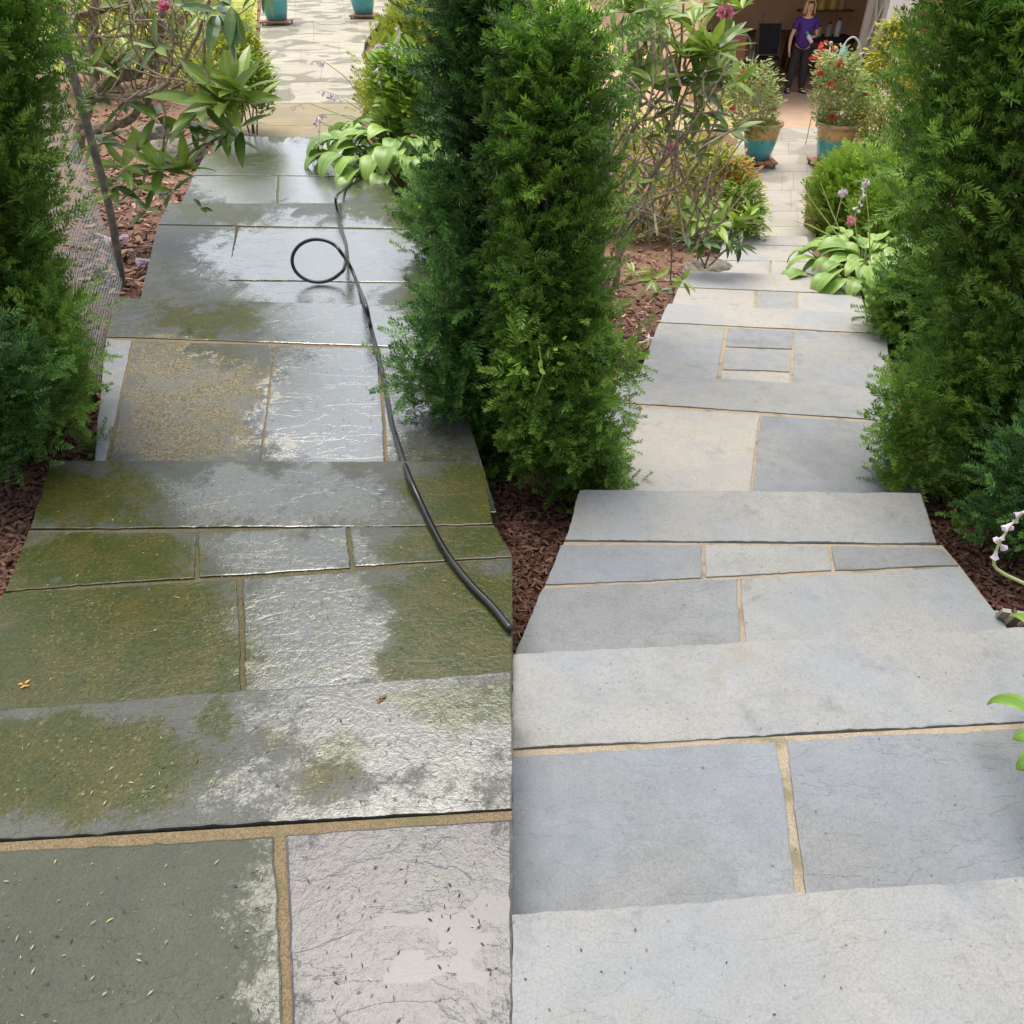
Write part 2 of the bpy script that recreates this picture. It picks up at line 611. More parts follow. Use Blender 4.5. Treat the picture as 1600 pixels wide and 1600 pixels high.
MOSS = [(110, 1200, 210, 85, 1), (530, 1200, 60, 55, .75), (730, 1105, 130, 40, .8), (430, 1160, 50, 30, .5), (350, 1130, 25, 40, .7),
        (150, 870, 170, 45, 1), (170, 1030, 250, 150, 1), (710, 1010, 115, 150, 1.1), (700, 850, 130, 32, .85), (110, 775, 90, 50, .85),
        (730, 785, 110, 55, 1), (200, 770, 60, 50, .6),
        (300, 620, 120, 110, .75), (330, 500, 130, 30, .8), (650, 510, 60, 45, 1.0), (640, 600, 40, 60, .6),
        (655, 425, 25, 50, 1), (330, 335, 90, 18, .8), (600, 335, 75, 20, 1), (365, 380, 14, 12, 1.0), (420, 352, 70, 6, 1), (610, 375, 50, 16, .8),
        (300, 300, 20, 22, .5), (450, 178, 90, 20, .8), (480, 205, 100, 10, .6), (600, 300, 60, 20, .9), (550, 250, 30, 15, .8)]
SAND = [(300, 640, 125, 95, .9), (250, 560, 80, 40, .6), (200, 700, 60, 30, .6), (420, 690, 60, 25, .5), (350, 690, 120, 30, .5), (600, 690, 14, 50, .5)]
SKY_SHEEN = [(640, 1440, 240, 230, 1), (640, 1130, 260, 90, .85), (450, 1230, 200, 60, .45), (450, 865, 150, 40, 1), (485, 1020, 120, 150, 1.1),  # gloss placed only where sky is mirrored, left out where dark trees would reflect
        (430, 775, 220, 50, .9), (520, 640, 120, 120, 1.1), (525, 505, 120, 45, 1.2), (490, 410, 170, 75, 1.2), (430, 290, 160, 40, 1.1), (430, 240, 130, 30, 1.1),
        (425, 1570, 35, 60, .7), (330, 560, 30, 70, .35), (300, 510, 25, 15, .7), (620, 570, 60, 130, .7), (480, 340, 50, 10, .8)]
PUD = [(690, 1440, 90, 14, 1), (770, 1425, 50, 30, 1), (735, 1455, 30, 30, .9), (600, 1435, 40, 12, .8), (680, 1520, 110, 22, .7), (300, 506, 16, 10, 1)]
LICHEN = [(110, 1200, 210, 90, 1), (170, 960, 240, 150, .6), (640, 1160, 200, 80, .5), (330, 1130, 40, 60, .9)]


LV = {0: (1056, 2000), -14: (718, 1056), -28: (466, 718), -42: (316, 466)}


def lvl(blobs, z):
    lo, hi = LV.get(int(round(z * 100)), (0, 316))
    return [b for b in blobs if lo <= b[1] < hi]


def slab(parent, c4, z, mat, th=.05, wob=.0025, wet=False, gap=0.0):
    """c4: near-left, near-right, far-right, far-left, photograph pixels; stone slab with top grid, eased edge and sides"""
    C = np.array([at(x, y, z) for x, y in c4])
    nx = int(np.clip(np.linalg.norm(C[1] - C[0]) / .022, 8, 90)) + 1
    ny = int(np.clip(np.linalg.norm(C[3] - C[0]) / .022, 5, 70)) + 1
    uu, vv = np.linspace(0, 1, nx), np.linspace(0, 1, ny)
    ex = .004 / np.linalg.norm(C[1] - C[0]); ey = .004 / np.linalg.norm(C[3] - C[0])
    uu[1], uu[-2], vv[1], vv[-2] = ex, 1 - ex, ey, 1 - ey
    u, v = np.meshgrid(uu, vv)
    P = ((1 - u) * (1 - v))[..., None] * C[0] + (u * (1 - v))[..., None] * C[1] + (u * v)[..., None] * C[2] + ((1 - u) * v)[..., None] * C[3]
    # ragged hand-cut edges
    def rag(n):
        k = rng.normal(size=n)
        k2 = np.convolve(np.pad(rng.normal(size=n), 4, mode='edge'), np.ones(9) / 9, 'valid')[:n]
        return wob * (k * .45 + k2 * 2.0)
    for rr_, sl in ((rag(nx), ((0, 1), slice(None), 1)), (rag(nx), ((-1, -2), slice(None), 1)), (rag(ny), ((0, 1), 'c', 0)), (rag(ny), ((-1, -2), 'c', 0))):
        for e_ in sl[0]:
            if sl[1] == 'c':
                P[:, e_, 0] += rr_
            else:
                P[e_, :, 1] += rr_
    hz = (np.sin(P[..., 0] * 3.1 + P[..., 1] * 2.3 + z * 40) + np.sin(P[..., 0] * 7.7 - P[..., 1] * 5.1)) * .0007
    P[..., 2] += hz
    P[0, :, 2] -= .0012; P[-1, :, 2] -= .0012; P[:, 0, 2] -= .0012; P[:, -1, 2] -= .0012
    V = P.reshape(-1, 3)
    i, j = np.meshgrid(np.arange(ny - 1), np.arange(nx - 1), indexing='ij')
    F = np.stack([i * nx + j, i * nx + j + 1, (i + 1) * nx + j + 1, (i + 1) * nx + j], -1).reshape(-1, 4)
    ring = np.concatenate([np.arange(nx), (np.arange(1, ny)) * nx + nx - 1, (ny - 1) * nx + np.arange(nx - 2, -1, -1), np.arange(ny - 2, 0, -1) * nx])
    m = len(ring)
    B = V[ring].copy(); B[:, 2] = z - th
    V2 = np.concatenate([V, B])
    a = np.arange(m); b = (a + 1) % m
    n0 = len(V)
    Fs = np.stack([ring[a], n0 + a, n0 + b, ring[b]], -1)
    attrs = None
    if wet:
        px, py = to_px(V2)
        attrs = {'moss': np.maximum(field(px, py, lvl(MOSS, z)), (.42 if z < -.2 else .32) if z < -.1 else (.12 if mat == M['wet_front'] else 0)), 'sky_sheen': field(px, py, lvl(SKY_SHEEN, z)), 'sand': field(px, py, lvl(SAND, z)),
                 'puddle': field(px, py, lvl(PUD, z)), 'lichen': field(px, py, lvl(LICHEN, z))}
    o = link_mesh('paving_slab', V2, [F, Fs], mat, parent, attrs)
    return o


def poly_prism(name, pts, z, th, mat, parent, ragged=0):
    C = np.array([at(x, y, z) for x, y in pts])
    n = len(C)
    B = C.copy(); B[:, 2] = z - th
    mb = MB()
    mb.add(np.concatenate([C, B]), np.array([[i, n + i, n + (i + 1) % n, (i + 1) % n] for i in range(n)]))
    mb.F.setdefault(n, []).append(np.arange(n)[None])
    return mb.obj(name, mat, parent)


def level(z, front, rows, label, matf, wet=False, mort='mortar', matr=None, base=True, grp=None):
    """front: quad of the nosing slab (farthest row) or None; rows: list of slab quads (c4, mat key); mortar bed fills under rows"""
    allq = ([front] if front else []) + [r[0] for r in rows]
    pts = np.array([at(x, y, z) for q in allq for x, y in q])
    c = pts.mean(0)
    t = thing('stone_step', label, 'step', (c[0], c[1], z - .3), grp)
    if front:
        slab(t, front, z, M[matf], wet=wet)
    for q, mk in rows:
        slab(t, q, z, M[mk], wet=wet)
    # mortar bed under the rows
    R = [r[0] for r in rows]
    if R:
        lo = min(R, key=lambda q: q[0][0] + q[3][0])
        W = np.array([[at(x, y, z) for x, y in q] for q in R])
        # hull corners
        P = W.reshape(-1, 3)
        nearY = P[:, 1].min()
        nl = min((q for q in W), key=lambda q: (round(q[0][1], 1), q[0][0]))
    return t


MORT_D = .007


def mortar_bed(t, pts, z, mat):
    return poly_prism('mortar', pts, z - MORT_D, .045, M[mat], t)


def footing(t, pts, z, depth=.34, inset=.03):
    C = np.array([at(x, y, z) for x, y in pts])
    c = C.mean(0)
    d = C - c
    L = np.linalg.norm(d[:, :2], axis=1)[:, None]
    C = c + d * (1 - inset / L)
    n = len(C)
    T = C.copy(); T[:, 2] = z - .052
    B = C.copy(); B[:, 2] = z - depth
    mb = MB()
    mb.add(np.concatenate([T, B]), np.array([[i, n + i, n + (i + 1) % n, (i + 1) % n] for i in range(n)]))
    mb.F.setdefault(n, []).append(np.arange(n)[None])
    mb.obj('riser', M['base'], t)


GR = 'dry bluestone steps of the clean flight'
GL = 'wet mossy bluestone steps'
# ---- clean dry flight
t = level(0, [(800, 1900), (2700, 1900), (2180, 1322), (800, 1432)], [], 'pale dry bluestone tread at the head of the clean flight', 'dry', grp=GR)
footing(t, [(800, 1900), (2700, 1900), (2180, 1322), (800, 1432)], 0)

t = level(ZR[1], [(800, 1168), (1740, 1119), (1740, 972), (800, 1022)],
          [([(800, 1560), (1256, 1500), (1214, 1157), (800, 1180)], 'dry_blue'), ([(1275, 1520), (2140, 1500), (1740, 1133), (1229, 1156)], 'dry_blue')],
          'wide dry bluestone step with two dark slabs split by one sandy joint', 'dry', grp=GR)
mortar_bed(t, [(800, 1560), (2140, 1500), (1740, 1123), (800, 1172.5)], ZR[1], 'mortar')
footing(t, [(800, 1560), (2140, 1500), (1740, 972), (800, 1022)], ZR[1])

t = level(ZR[2], [(884, 843), (1463, 848), (1438, 770), (905, 765)],
          [([(852, 912), (1096, 902), (1098, 851), (879, 851)], 'dry_blue'), ([(1104, 901), (1299, 891), (1293, 853), (1103, 851)], 'dry'),
           ([(1306, 891), (1497, 882), (1470, 857), (1300, 853)], 'dry_blue'),
           ([(775, 1090), (1163, 1090), (1151, 905), (849, 918)], 'dry_blue'), ([(1172, 1090), (1645, 1075), (1501, 886), (1158, 904)], 'dry')],
          'dry bluestone step of three short slabs over two long ones', 'dry', grp=GR)
mortar_bed(t, [(775, 1090), (1645, 1075), (1501, 886), (1472, 852), (882, 846.5)], ZR[2], 'mortar')
footing(t, [(775, 1090), (1645, 1075), (1500, 885), (1438, 770), (905, 765), (852, 912)], ZR[2])

t = level(ZR[3], [(955, 627), (1402, 657), (1394, 608), (968, 582)],
          [([(880, 860), (915, 860), (1001, 636), (952, 632)], 'dry_blue'), ([(922, 860), (1160, 860), (1186, 648), (1005, 637)], 'dry_tan'),
           ([(1166, 860), (1468, 860), (1403, 662), (1190, 649)], 'dry_blue')],
          'dry step with a large tan slab beside a bluish one', 'dry', grp=GR)
mortar_bed(t, [(880, 860), (1468, 860), (1403, 659), (952, 629)], ZR[3], 'mortar')
footing(t, [(880, 860), (1468, 860), (1394, 608), (968, 582)], ZR[3])

t = level(ZR[4], [(1031, 503), (1384, 521), (1366, 490), (1043, 474)],
          [([(965, 670), (1105, 670), (1133, 511), (1029, 506)], 'dry'), ([(1135, 541), (1236, 545), (1240, 517), (1138, 512)], 'dry_blue'),
           ([(1129, 576), (1235, 580), (1236, 548), (1134, 544)], 'dry'), ([(1122, 670), (1232, 670), (1234, 583), (1128, 579)], 'dry_tan'),
           ([(1236, 680), (1402, 690), (1385, 524), (1243, 517)], 'dry')],
          'dry step with two small stacked slabs set between larger ones', 'dry_tan', grp=GR)
mortar_bed(t, [(965, 670), (1402, 690), (1385, 522.5), (1030, 504.5)], ZR[4], 'mortar')
footing(t, [(965, 670), (1402, 690), (1366, 490), (1043, 474)], ZR[4])

t = level(ZR[5], [(1062, 448), (1345, 459), (1330, 433), (1073, 423)],
          [([(1030, 530), (1176, 530), (1178, 454), (1060, 450)], 'dry_tan'), ([(1181, 530), (1242, 530), (1243, 457), (1183, 454)], 'dry'),
           ([(1246, 530), (1365, 540), (1346, 462), (1247, 457)], 'dry_tan')],
          'pale dry step beside the hosta clump', 'dry_tan', grp=GR)
mortar_bed(t, [(1030, 530), (1365, 540), (1346, 461), (1060, 449)], ZR[5], 'mortar')
footing(t, [(1030, 530), (1365, 540), (1330, 433), (1073, 423)], ZR[5])

t = level(ZR[6], [(1120, 406), (1270, 409), (1262, 394), (1128, 392)],
          [([(1105, 450), (1200, 450), (1203, 408), (1118, 407)], 'dry_tan'), ([(1203, 450), (1300, 450), (1272, 410), (1206, 408)], 'dry_tan')],
          'narrow cream step in front of the low rock', 'dry_tan', grp=GR)
mortar_bed(t, [(1105, 450), (1300, 450), (1272, 409), (1119, 406)], ZR[6], 'mortar')
footing(t, [(1105, 450), (1300, 450), (1262, 394), (1128, 392)], ZR[6])

t = level(ZR[7], [(1130, 381), (1265, 384), (1260, 369), (1136, 367)], [([(1120, 410), (1275, 412), (1266, 385), (1129, 382)], 'dry_tan')],
          'lowest cream step, leading onto the path to the garage', 'dry_tan', grp=GR)
mortar_bed(t, [(1120, 410), (1275, 412), (1265, 384), (1130, 381)], ZR[7], 'mortar')
footing(t, [(1120, 410), (1275, 412), (1260, 369), (1136, 367)], ZR[7])

# ---- wet flight
t = level(0, [(-510, 1341), (800, 1261), (800, 1050), (-330, 1132)],
          [([(-1000, 1900), (459, 1900), (426, 1308), (-515, 1362)], 'wet_olive'), ([(472, 1900), (800, 1900), (800, 1282), (446, 1302)], 'wet_pud')],
          'wet top step with algae patch, dull olive slab and bright puddled slab', 'wet_front', True, grp=GL)
mortar_bed(t, [(-1000, 1900), (800, 1900), (800, 1267), (-512, 1348)], 0, 'mortar_wet')
footing(t, [(-1000, 1900), (800, 1900), (800, 1050), (-330, 1132)], 0)

t = level(ZL[1], [(47, 825), (770, 819), (752, 721), (79, 720)],
          [([(8, 922), (303, 903), (306, 832), (44, 833)], 'wet'), ([(312, 902), (547, 885), (541, 823), (311, 831)], 'wet'),
           ([(554, 884), (800, 869), (773, 823), (548, 823)], 'wet'),
           ([(-75, 1240), (380, 1240), (370, 907), (3, 927)], 'wet'), ([(392, 1240), (800, 1240), (800, 873), (376, 906)], 'wet')],
          'wet step of three short slabs over two long mossy ones, crossed by hose', 'wet', True, grp=GL)
mortar_bed(t, [(-75, 1240), (800, 1240), (800, 868), (772, 821), (45, 829)], ZL[1], 'mortar_dark')
footing(t, [(-75, 1240), (800, 1240), (800, 868), (752, 721), (79, 720)], ZL[1])

t = level(ZL[2], [(166, 525), (700, 544), (682, 479), (184, 465)],
          [([(140, 800), (148, 800), (205, 532), (166, 529)], 'dry_blue'), ([(152, 800), (395, 800), (428, 539), (210, 532)], 'wet_land'),
           ([(398, 800), (606, 800), (589, 544), (431, 540)], 'wet_land'), ([(612, 800), (775, 800), (700, 548), (593, 544)], 'wet_land')],
          'wet step with gritty brown slab beside a sky-reflecting one', 'wet_land', True, grp=GL)
mortar_bed(t, [(140, 800), (775, 800), (700, 546), (166, 527)], ZL[2], 'mortar_wet')
footing(t, [(140, 800), (775, 800), (682, 479), (184, 465)], ZL[2])

t = level(ZL[3], [(248, 350), (655, 357), (642, 317), (262, 318)],
          [([(205, 530), (345, 530), (368, 354), (246, 352)], 'wet_land'), ([(353, 437), (700, 441), (655, 360), (374, 355)], 'wet_land'), ([(342, 530), (700, 530), (672, 443), (353, 439)], 'wet_land')],
          'wet step under the looped hose', 'wet_land', True, grp=GL)
mortar_bed(t, [(205, 530), (700, 530), (655, 358), (247, 351)], ZL[3], 'mortar_dark')
footing(t, [(205, 530), (700, 530), (642, 317), (262, 318)], ZL[3])

t = level(ZL[4], [(303, 273), (600, 275), (580, 241), (322, 240)],
          [([(265, 360), (428, 360), (433, 275), (302, 275)], 'wet_land'), ([(434, 360), (640, 360), (602, 277), (436, 275)], 'wet_land')],
          'lilac-grey wet step beside the hosta', 'wet_land', True, grp=GL)
mortar_bed(t, [(265, 360), (640, 360), (602, 276), (302, 274)], ZL[4], 'mortar_dark')
footing(t, [(265, 360), (640, 360), (580, 241), (322, 240)], ZL[4])

t = level(ZL[5], [(320, 262), (600, 262), (570, 214), (338, 213)], [], 'lowest wet step, single long slab below the brown path edge', 'wet_land', True, grp=GL)
footing(t, [(320, 262), (600, 262), (570, 214), (338, 213)], ZL[5])


# ------------------------------------------------------------------ paths beyond the steps (setting)
def path_mat(name, c1, c2, patch):
    a = N(name)
    v = a.pos()
    r = a.attr('tint')
    c = a.mix(a.mr(a.noise(v, 3, 5), .35, .65), c1, c2)
    c = a.mix(a.ma('MULTIPLY', r, .35), c, tuple(x * .75 for x in c1))
    c = a.mix(a.mr(a.noise(v, 45, 4, .7), .4, .7, 0, .35), c, tuple(x * .6 for x in c1))
    c = a.mix(a.mr(a.noise(v, 1.3, 3, .5, .6), .50, .56, 0, patch), c, (.15, .14, .10))
    a.set(color=c, rough=.75, normal=a.bump(a.noise(v, 60, 4), .003))
    return a.m


M['path'] = path_mat('cream_paving', (.36, .325, .25), (.44, .395, .31), .8)  # cream base holds the sunshine on the far paving
M['path2'] = path_mat('pale_paving', (.37, .335, .28), (.43, .39, .33), .4)
M['path_joint'] = simple('path_joint', (.22, .18, .12), rough=.9)
M['brownstone'] = path_mat('brown_paving', (.26, .21, .12), (.32, .25, .14), .3)


def paved_path(name, z, rows, mats):
    """rows: list of (yNear, [x splits near], yFar, [x splits far]); one sheet with its joints"""
    mb = MB(); jb = MB()
    for yn, xn, yf, xf in rows:
        for a in range(len(xn) - 1):
            g = .25
            q = [at(xn[a] + g, yn - .15, z), at(xn[a + 1] - g, yn - .15, z), at(xf[a + 1] - g, yf + .15, z), at(xf[a] + g, yf + .15, z)]
            b = [p - np.array([0, 0, .05]) for p in q]
            mb.add(np.array(q + b), [[0, 1, 2, 3], [0, 4, 5, 1], [1, 5, 6, 2], [2, 6, 7, 3], [3, 7, 4, 0]], float(rng.random()))
        q = [at(xn[0], yn, z - .006), at(xn[-1], yn, z - .006), at(xf[-1], yf, z - .006), at(xf[0], yf, z - .006)]
        jb.add(np.array(q), [[0, 1, 2, 3]])
    o = mb.obj(name, mats)
    kind(o, 'structure')
    j = jb.obj('path', M['path_joint'])
    kind(j, 'structure')


# wet side: brown lip, olive row, cream slabs past the planters
paved_path('path', ZL[6], [(222, [372, 540], 196, [378, 560]), (196, [378, 560], 161, [386, 572])], M['brownstone'])
paved_path('path', ZL[6] + .004, [(161, [386, 452, 575], 127, [393, 452, 580]), (127, [393, 500, 580], 100, [398, 505, 572]), (100, [398, 470, 572], 82, [401, 470, 568]),
                                  (82, [401, 530, 568], 66, [404, 530, 570]), (66, [404, 490, 570], 34, [408, 490, 592]), (34, [405, 462, 540, 610], -5, [410, 462, 534, 612]),
                                  (-5, [410, 500, 612], -30, [415, 500, 610]), (-30, [415, 480, 610], -60, [420, 480, 605])], M['path'])
# dry side: path to the garage
paved_path('path', ZR[8], [(385, [1125, 1200, 1275], 354, [1140, 1205, 1275]), (354, [1140, 1182, 1248, 1272], 330, [1155, 1184, 1246, 1270]),
                           (330, [1155, 1236, 1270], 297, [1168, 1236, 1272]), (297, [1168, 1222, 1240, 1275], 268, [1175, 1222, 1240, 1278]),
                           (268, [1140, 1206, 1262, 1345], 241, [1145, 1206, 1260, 1340]), (241, [1145, 1232, 1340], 221, [1152, 1232, 1335]),
                           (221, [1152, 1222, 1335], 200, [1160, 1222, 1330])], M['path2'])

# ------------------------------------------------------------------ lawn on the wet side
def sheet(name, pts, zf, mat, n=24):
    C = np.array([at(x, y, zf) for x, y in pts])
    u, v = np.meshgrid(np.linspace(0, 1, n), np.linspace(0, 1, n))
    P = ((1 - u) * (1 - v))[..., None] * C[0] + (u * (1 - v))[..., None] * C[1] + (u * v)[..., None] * C[2] + ((1 - u) * v)[..., None] * C[3]
    P[..., 2] = zground(P[..., 0], P[..., 1]) + .012
    i, j = np.meshgrid(np.arange(n - 1), np.arange(n - 1), indexing='ij')
    F = np.stack([i * n + j, i * n + j + 1, (i + 1) * n + j + 1, (i + 1) * n + j], -1).reshape(-1, 4)
    o = link_mesh(name, P.reshape(-1, 3), [F], mat, None, None, True)
    return kind(o, 'structure')


def lawn_mat():
    a = N('lawn')
    v = a.pos()
    c = a.mix(a.mr(a.noise(v, 1.2, 5), .35, .65), (.30, .38, .05), (.58, .56, .11))
    c = a.mix(a.mr(a.noise(v, 60, 4, .8), .4, .7, 0, .7), c, (.14, .20, .03))
    a.set(color=c, rough=.9, normal=a.bump(a.noise(v, 90, 3), .03))
    return a.m


M['lawn'] = lawn_mat()
sheet('lawn', [(60, 110), (396, 110), (405, -40), (-300, -40)], ZL[6], M['lawn'])
sheet('lawn', [(650, 100), (1000, 100), (900, -50), (640, -50)], ZL[6] - .2, M['lawn'])

# ------------------------------------------------------------------ garage apron and garage
M['apron'] = simple('apron_concrete', (.50, .33, .22), (.44, .30, .20), rough=.8, scale=4)
M['gwall'] = simple('garage_wall', (.74, .47, .29), (.66, .41, .25), rough=.8, scale=3)
M['white'] = simple('white_paint', (.80, .78, .72), (.74, .72, .66), rough=.5)
M['beige'] = simple('beige_paint', (.86, .80, .68), (.80, .73, .62), rough=.55)
M['siding'] = simple('brown_siding', (.36, .17, .09), (.27, .13, .07), rough=.7)
Y_APR = at(1240, 198, ZR[8])[1]
mb = MB()
mb.box((7.0, (Y_APR + 24) / 2, Z_GAR - .05), (14, 24 - Y_APR, .1))
kind(mb.obj('apron_pavement', M['apron']), 'structure')
YF, YB = 17.6, 21.9
XL = atY(1040, 60, YB)[0]
XR = atY(1392, 30, YF)[0]
XBR = XR + 2.2
g = thing('garage', 'brown garage with a dark open bay and white corner post', 'garage', ((XL + XR) / 2, (YF + YB) / 2, Z_GAR))
ZT = Z_GAR + 3.0
mb = MB()
mb.box(((XL + XBR) / 2, YB + .08, (Z_GAR + ZT) / 2), (XBR - XL, .16, ZT - Z_GAR))
mb.box((XL - .08, (YF + YB) / 2, (Z_GAR + ZT) / 2), (.16, YB - YF + .3, ZT - Z_GAR))
mb.box((XBR + .08, (YF + YB) / 2, (Z_GAR + ZT) / 2), (.16, YB - YF + .3, ZT - Z_GAR))
mb.obj('wall', M['gwall'], g)
mb = MB()
mb.box(((XL + XBR) / 2, (YF + YB) / 2, ZT + .09), (XBR - XL + 1, YB - YF + .7, .18))
mb.obj('roof', M['siding'], g)
mb = MB()
mb.box(((XL + XBR) / 2, YF, ZT - .1), (XBR - XL + .3, .2, .196))
mb.obj('lintel', M['white'], g)
mb = MB()
mb.box((XR, YF - .02, (Z_GAR + ZT) / 2 - .1), (.30, .22, ZT - Z_GAR - .2))
mb.obj('corner_post', M['white'], g)
mb = MB()
mb.box((XR + .28, YF, (Z_GAR + ZT) / 2 - .1), (.25, .16, ZT - Z_GAR - .2))
mb.obj('door_trim', M['beige'], g)
mb = MB()
for k in range(18):
    mb.box(((XR + .4 + XBR) / 2, YF - (k % 2) * .008, Z_GAR + .06 + k * .127), (XBR - XR - .4, .14, .122))
mb.obj('siding', M['siding'], g)
# braced door, moved forward from the back wall to catch more daylight
YD = 18.7
a0 = atY(1337, 84, YD); a1 = atY(1396, -5, YD)
dx0, dx1 = a0[0], a1[0]
dz0 = a0[2]; dz1 = dz0 + 2.05
MB().box(((dx0 + dx1) / 2, YD, (Z_GAR + dz0) / 2 - .001), (dx1 - dx0 + .1, .2, dz0 - Z_GAR - .002)).obj('plinth', M['siding'], g)
d = MB(); d.box(((dx0 + dx1) / 2, YD, (dz0 + dz1) / 2), (dx1 - dx0, .06, dz1 - dz0))
W_, H_ = dx1 - dx0, dz1 - dz0
for k in range(10):
    d.box((dx0 + (k + .5) * W_ / 10, YD - .035, (dz0 + dz1) / 2), (W_ / 10 - .015, .016, H_ - .1))
do = d.obj('door', M['beige'], g)
fr = MB()
yy = YD - .065
for x in (dx0 + .06, dx1 - .06):
    fr.box((x, yy, (dz0 + dz1) / 2), (.12, .04, H_))
for z_ in (dz0 + .08, (dz0 + dz1) / 2 + .1, dz1 - .08):
    fr.box(((dx0 + dx1) / 2, yy, z_), (W_ - .245, .04, .15))
fr.obj('door_frame', M['beige'], do)
br = MB()
for (za, zb) in ((dz0 + .16, (dz0 + dz1) / 2 + .02), ((dz0 + dz1) / 2 + .18, dz1 - .16)):
    for s_ in (0, 1):
        xa, xb = (dx0 + .13, dx1 - .13) if s_ == 0 else (dx1 - .13, dx0 + .13)
        br.tube([(xa, yy + .004 * s_, za), (xb, yy + .004 * s_, zb)], .035, 4)
br.obj('door_brace', M['beige'], do)

# ------------------------------------------------------------------ foliage tools
def T_shoot(n=11, L=1.0, nl=.30, nw=.05, rnd=3):
    """yew shoot along +X: stem and two rows of flat needles"""
    r = np.random.default_rng(rnd)
    V = []; F = []; T = []
    def quad(p, d, l, w_, up, t0, t1):
        s_ = np.cross(d, up); s_ /= np.linalg.norm(s_) + 1e-9
        k = len(V)
        V.extend([p, p + d * l * .5 + s_ * w_ * .5, p + d * l, p + d * l * .5 - s_ * w_ * .5])
        T.extend([t0, (t0 + t1) / 2, t1, (t0 + t1) / 2])
        F.append([k, k + 1, k + 2, k + 3])
    for i in range(n):
        x = L * (.06 + .92 * i / (n - 1))
        for sgn in (-1, 1):
            a = math.radians(62 - 34 * (i / (n - 1)) ** 2 + r.normal() * 7)
            lift = .25 + r.normal() * .22
            d = np.array([math.cos(a), sgn * math.sin(a), lift]); d /= np.linalg.norm(d)
            l = nl * (1.0 - .35 * (i / (n - 1))) * (.85 + .3 * r.random())
            up = np.array([0, 0, 1.0]) + r.normal(size=3) * .3
            quad(np.array([x, 0, 0.0]), d, l, nw, up, 0, .15)
        if i % 2 == 0:
            d = np.array([.7, r.normal() * .3, .7]); d /= np.linalg.norm(d)
            quad(np.array([x, 0, 0.0]), d, nl * .7, nw, np.array([0, 1.0, 0]), 0, .15)
    for k in range(4):
        d = np.array([1, r.normal() * .25, r.normal() * .25]); d /= np.linalg.norm(d)
        quad(np.array([L * .93, 0, 0]), d, nl * .6, nw, np.array([0, 0, 1.0]), .1, .35)
    k = len(V)
    V.extend([np.array([0, -.012, 0]), np.array([0, .012, 0]), np.array([L, .006, 0]), np.array([L, -.006, 0])])
    T.extend([-.1] * 4)
    F.append([k, k + 1, k + 2, k + 3])
    return np.array(V), np.array(F), np.array(T)


def T_leaf(nl=4, wid=.34, curl=-.12, fold=.10):
    """elliptic leaf along +X, length 1, folded on the midrib and drooping"""
    V = []; T = []
    xs = np.linspace(0, 1, nl + 1)
    for x in xs:
        hw = wid * .5 * (math.sin(PI * min(1, max(0, x)) ** .85) ** .8 if 0 < x < 1 else .02)
        z = curl * x * x
        V += [[x, -hw, z + fold * hw * 2], [x, 0, z], [x, hw, z + fold * hw * 2]]
        T += [0, .12, 0]
    F = []
    for i in range(nl):
        b = i * 3
        F += [[b, b + 3, b + 4, b + 1], [b + 1, b + 4, b + 5, b + 2]]
    return np.array(V), np.array(F), np.array(T)


def T_quad(w_=.5):
    V = np.array([[0, 0, 0], [.5, -w_ / 2, .06], [1, 0, 0], [.5, w_ / 2, .06]])
    return V, np.array([[0, 1, 2, 3]]), np.zeros(4)


def T_chip():
    V = np.array([[x, y, z] for x in (-.5, .5) for y in (-.16, .16) for z in (-.05, .05)])
    F = np.array([[0, 1, 3, 2], [4, 6, 7, 5], [0, 4, 5, 1], [2, 3, 7, 6], [1, 5, 7, 3]])
    return V, F, np.zeros(8)


def T_flower(n=6, open_=.8):
    V = []; F = []
    for k in range(n):
        a = 2 * PI * k / n
        u = np.array([math.cos(a), math.sin(a), 0]); s_ = np.array([-math.sin(a), math.cos(a), 0])
        b = len(V)
        V += [np.zeros(3), u * .5 * open_ + s_ * .28 + [0, 0, .35], u * open_ + [0, 0, .5], u * .5 * open_ - s_ * .28 + [0, 0, .35]]
        F.append([b, b + 1, b + 2, b + 3])
    return np.array(V), np.array(F), np.zeros(len(V))


def place(tmpl, pos, d, up, scale, tint):
    """numpy instancing baked into one mesh"""
    TV, TF, TT = tmpl
    pos = np.asarray(pos, float); d = np.asarray(d, float); up = np.asarray(up, float)
    n = len(pos)
    d = d / (np.linalg.norm(d, axis=1)[:, None] + 1e-9)
    y = np.cross(up, d); y /= np.linalg.norm(y, axis=1)[:, None] + 1e-9
    z = np.cross(d, y)
    sc = np.broadcast_to(np.asarray(scale, float), (n,))
    V = pos[:, None] + sc[:, None, None] * (TV[None, :, 0, None] * d[:, None] + TV[None, :, 1, None] * y[:, None] + TV[None, :, 2, None] * z[:, None])
    F = TF[None] + (np.arange(n) * len(TV))[:, None, None]
    T = np.broadcast_to(np.asarray(tint, float), (n,))[:, None] + TT[None]
    return V.reshape(-1, 3), F.reshape(-1, TF.shape[1]), T.reshape(-1)


def place_obj(name, batches, mat, parent=None):
    mb = MB()
    for b in batches:
        V, F, T = place(*b)
        mb.add(V, F, T)
    return mb.obj(name, mat, parent)


def rdir(n):
    v = rng.normal(size=(n, 3))
    return v / np.linalg.norm(v, axis=1)[:, None]


